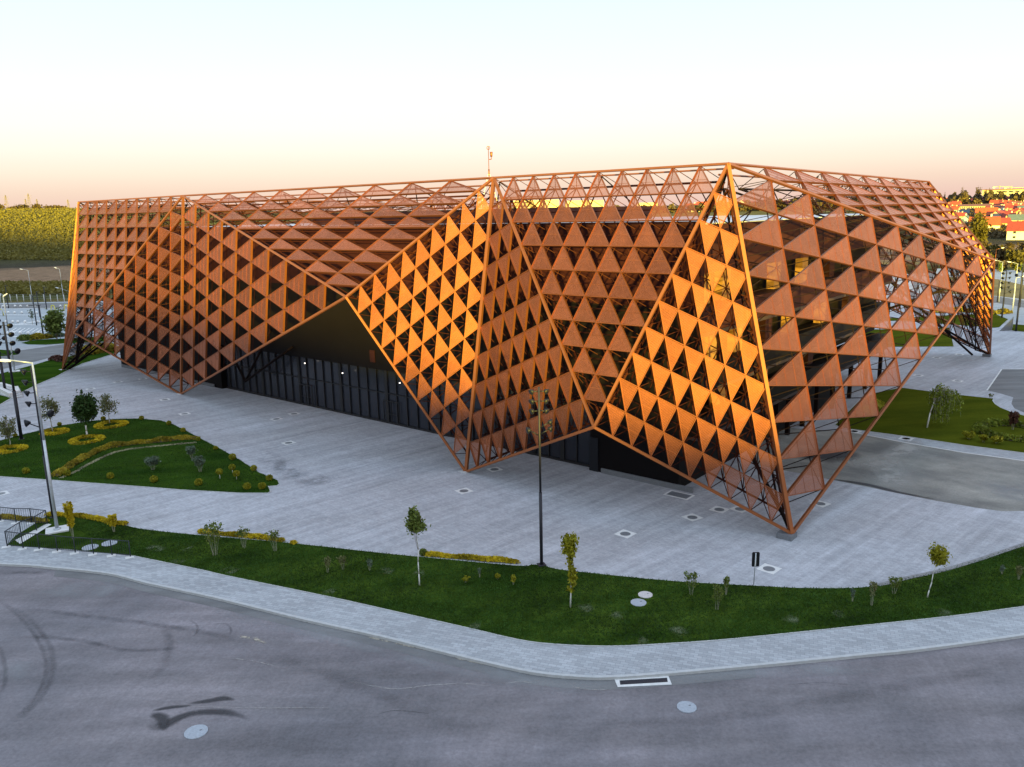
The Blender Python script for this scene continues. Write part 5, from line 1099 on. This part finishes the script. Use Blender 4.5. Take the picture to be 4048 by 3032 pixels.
# sunlit flats and cranes on the skyline
for x,w_,h_,nm in [(3958,44,14,'left'),(4002,64,13,'right')]:
    rr=ray(x,768); d=1250; hz=math.hypot(rr.x,rr.y); p=Vector((rr.x/hz*d,rr.y/hz*d,0)); p.z=float(terr(p.x,p.y)); top=H0+ray(x,750).z/math.hypot(ray(x,750).x,ray(x,750).y)*d
    t=empty('apartment_block',tuple(p),'sunlit cream apartment block on the skyline, %s of two'%nm,'apartment block','skyline flats'); a=math.atan2(-p.x,p.y)
    mb=MB(); mb.box((p.x,p.y,(p.z+top)/2),w_,14,top-p.z,a); mb.build('wall',WM['cream'],t); mb=MB(); mb.box((p.x,p.y,top+.4),w_+1,15,.8,a); mb.build('roof',RM['brown'],t)
    ca,sa=math.cos(a),math.sin(a)
    for r_ in range(3):
        for k in range(int(w_/7)):
            xx_=-w_/2+3.5+k*7; mb=MB(); mb.box((p.x+xx_*ca+7.1*sa,p.y+xx_*sa-7.1*ca,top-2.5-r_*4),2.4,.2,1.8,a); mb.build('window',winm,t)
for x,yt,l in [(3949,738,'tower crane over the left skyline flats'),(3994,742,'tower crane over the right skyline flats')]:
    rr=ray(x,766); d=1270; hz=math.hypot(rr.x,rr.y); p=Vector((rr.x/hz*d,rr.y/hz*d,0)); p.z=float(terr(p.x,p.y)); ry=ray(x,yt); top=H0+ry.z/math.hypot(ry.x,ry.y)*d
    t=empty('tower_crane',tuple(p),l,'crane','tower cranes'); mb=MB(); mb.tube((p.x,p.y,p.z),(p.x,p.y,top+1.5),.45,n=4); mb.build('tower',WM['ochre'],t); mb=MB(); mb.tube((p.x-9,p.y,top),(p.x+22,p.y+8,top),.4,n=4); mb.build('jib',WM['ochre'],t)
    mb=MB(); mb.box((p.x-8,p.y,top-1),3,1.5,2); mb.build('counterweight',M['kerb'],t)
# trees of the town
def fartree(px,yb,yt,wpx,label,leaf=L_far,dist=None,n=700,shape='round',group='trees among the town'):
    if dist is None: p,q=far(px,yb,300)
    else:
        rr=ray(px,yb); hz=math.hypot(rr.x,rr.y); p=Vector((rr.x/hz*dist,rr.y/hz*dist,0)); p.z=float(terr(p.x,p.y)); q=dist
    ry=ray(px,yt); top=H0+ry.z/math.hypot(ry.x,ry.y)*q; h=max(3,top-p.z); w_=wpx*mpp(p)/2
    t=empty('poplar_tree' if shape=='tall' else 'broadleaf_tree',tuple(p),label,'tree',group)
    mb=MB(); mb.tube((p.x,p.y,p.z-1),(p.x,p.y,p.z+h*.7),w_*.12+.12,.08,6); mb.build('trunk',bark,t)
    k=.5 if shape=='tall' else .42; crown(t,(p.x,p.y,p.z+h*.56),w_*.85,w_*.85,h*k*.85,n,max(.25,w_*.13),leaf,clumps=26 if shape=='tall' else 16,spread=.26,hollow=.2)
fartree(3863,962,838,66,'tall dense poplar clump left of the double house',L_pop,430,3000,'tall')
fartree(3836,915,852,40,'dark rounded tree behind the poplar clump',L_far,470,900)
fartree(3801,772,737,14,'slender dark poplar alone on the skyline',L_far,1150,400,'tall'); fartree(3866,770,740,24,'broad dark poplar group on the skyline',L_far,1150,500,'tall')
fartree(3897,770,742,16,'dark poplar left of the skyline flats',L_far,1150,400,'tall'); fartree(3911,770,742,14,'dark poplar touching the skyline flats',L_far,1150,400,'tall'); fartree(3735,775,758,8,'small dark poplar near the copper roof edge',L_far,1150,250,'tall'); fartree(4043,770,748,9,'small poplar right of the skyline flats',L_far,1150,250,'tall')
for i,(x,yb,yt,w_) in enumerate([(3885,1010,955,60),(3920,1030,962,80),(3965,1040,975,80),(4010,1045,985,70),(4046,1040,955,60),(3900,1060,1000,60),(3950,1075,1030,50),(4030,1072,1020,60),(3990,990,960,40)]):
    fartree(x,yb,yt,w_,'bushy roadside tree below the town, %s of the belt counted from the left'%ordinal([0,2,5,7,8,1,3,4,6].index(i) if False else i),L_pop if i%2 else L_far,None,1300,group='roadside tree belt')
for i,(x,yb,yt,w_) in enumerate([(4030,1170,1136,34),(4046,1180,1140,30),(3946,1150,1112,18)]):
    fartree(x,yb,yt,w_,['olive bush tree between the far lots','dark bush tree at the photo edge between the lots','green bush behind the arena corner'][i],L_mid,None,600,group='bushes between the lots')
fartree(4002,1262,1232,20,'yellow green small tree beside the concrete wedge',L_yg,None,500,group='small trees by the wedge')
# the wood on the ridge: one mass
P=[];n_=0
while len(P)<36000:
    x=random.uniform(3000,4100); d=random.uniform(1040,1200); rr=ray(x,770); hz=math.hypot(rr.x,rr.y); gx,gy=rr.x/hz*d,rr.y/hz*d; zt_=float(terr(gx,gy)); hgt=8+2.5*math.sin(x*.05)+2.5*math.sin(x*.13+2)+1.5*math.sin(x*.31)
    P.append((gx,gy,zt_+hgt*math.sqrt(random.random())))
C,U,W2=leafset(np.array(P),1.35); k_=np.clip(.5+.45*np.sin(C[:,0]*.22)*np.sin(C[:,1]*.17+C[:,2]*.5)+rng.normal(size=len(C))*.15,0,1); tag(quads(C,U,W2,'wood',L_far,None,k_),'dark wood along the ridge above the town','wood',kind='stuff')
P=[]
while len(P)<9000:
    x=random.uniform(1900,3050); d=random.uniform(1000,1120); rr=ray(x,800); hz=math.hypot(rr.x,rr.y); gx,gy=rr.x/hz*d,rr.y/hz*d; zt_=float(terr(gx,gy)); hgt=4+3.5*sst(2500,2900,x)+2.5*math.sin(x*.06)+1.5*math.sin(x*.17+2)
    P.append((gx,gy,zt_+float(hgt)*math.sqrt(random.random())))
C,U,W2=leafset(np.array(P),1.6); tag(quads(C,U,W2,'distant_wood',L_far,None),'thin tree line on the horizon behind the arena','wood',kind='stuff')
# shrubs between the houses: one mass of garden green
P=[]
while len(P)<9000:
    x=random.uniform(3720,4080); y=random.uniform(800,945); p,q=far(x,y,380); P.append((p.x+random.gauss(0,2),p.y+random.gauss(0,2),p.z+random.random()*3.2))
C,U,W2=leafset(np.array(P),.75); tag(quads(C,U,W2,'garden_greenery',L_far,None),'patchy garden greenery between the town houses','greenery',kind='stuff')
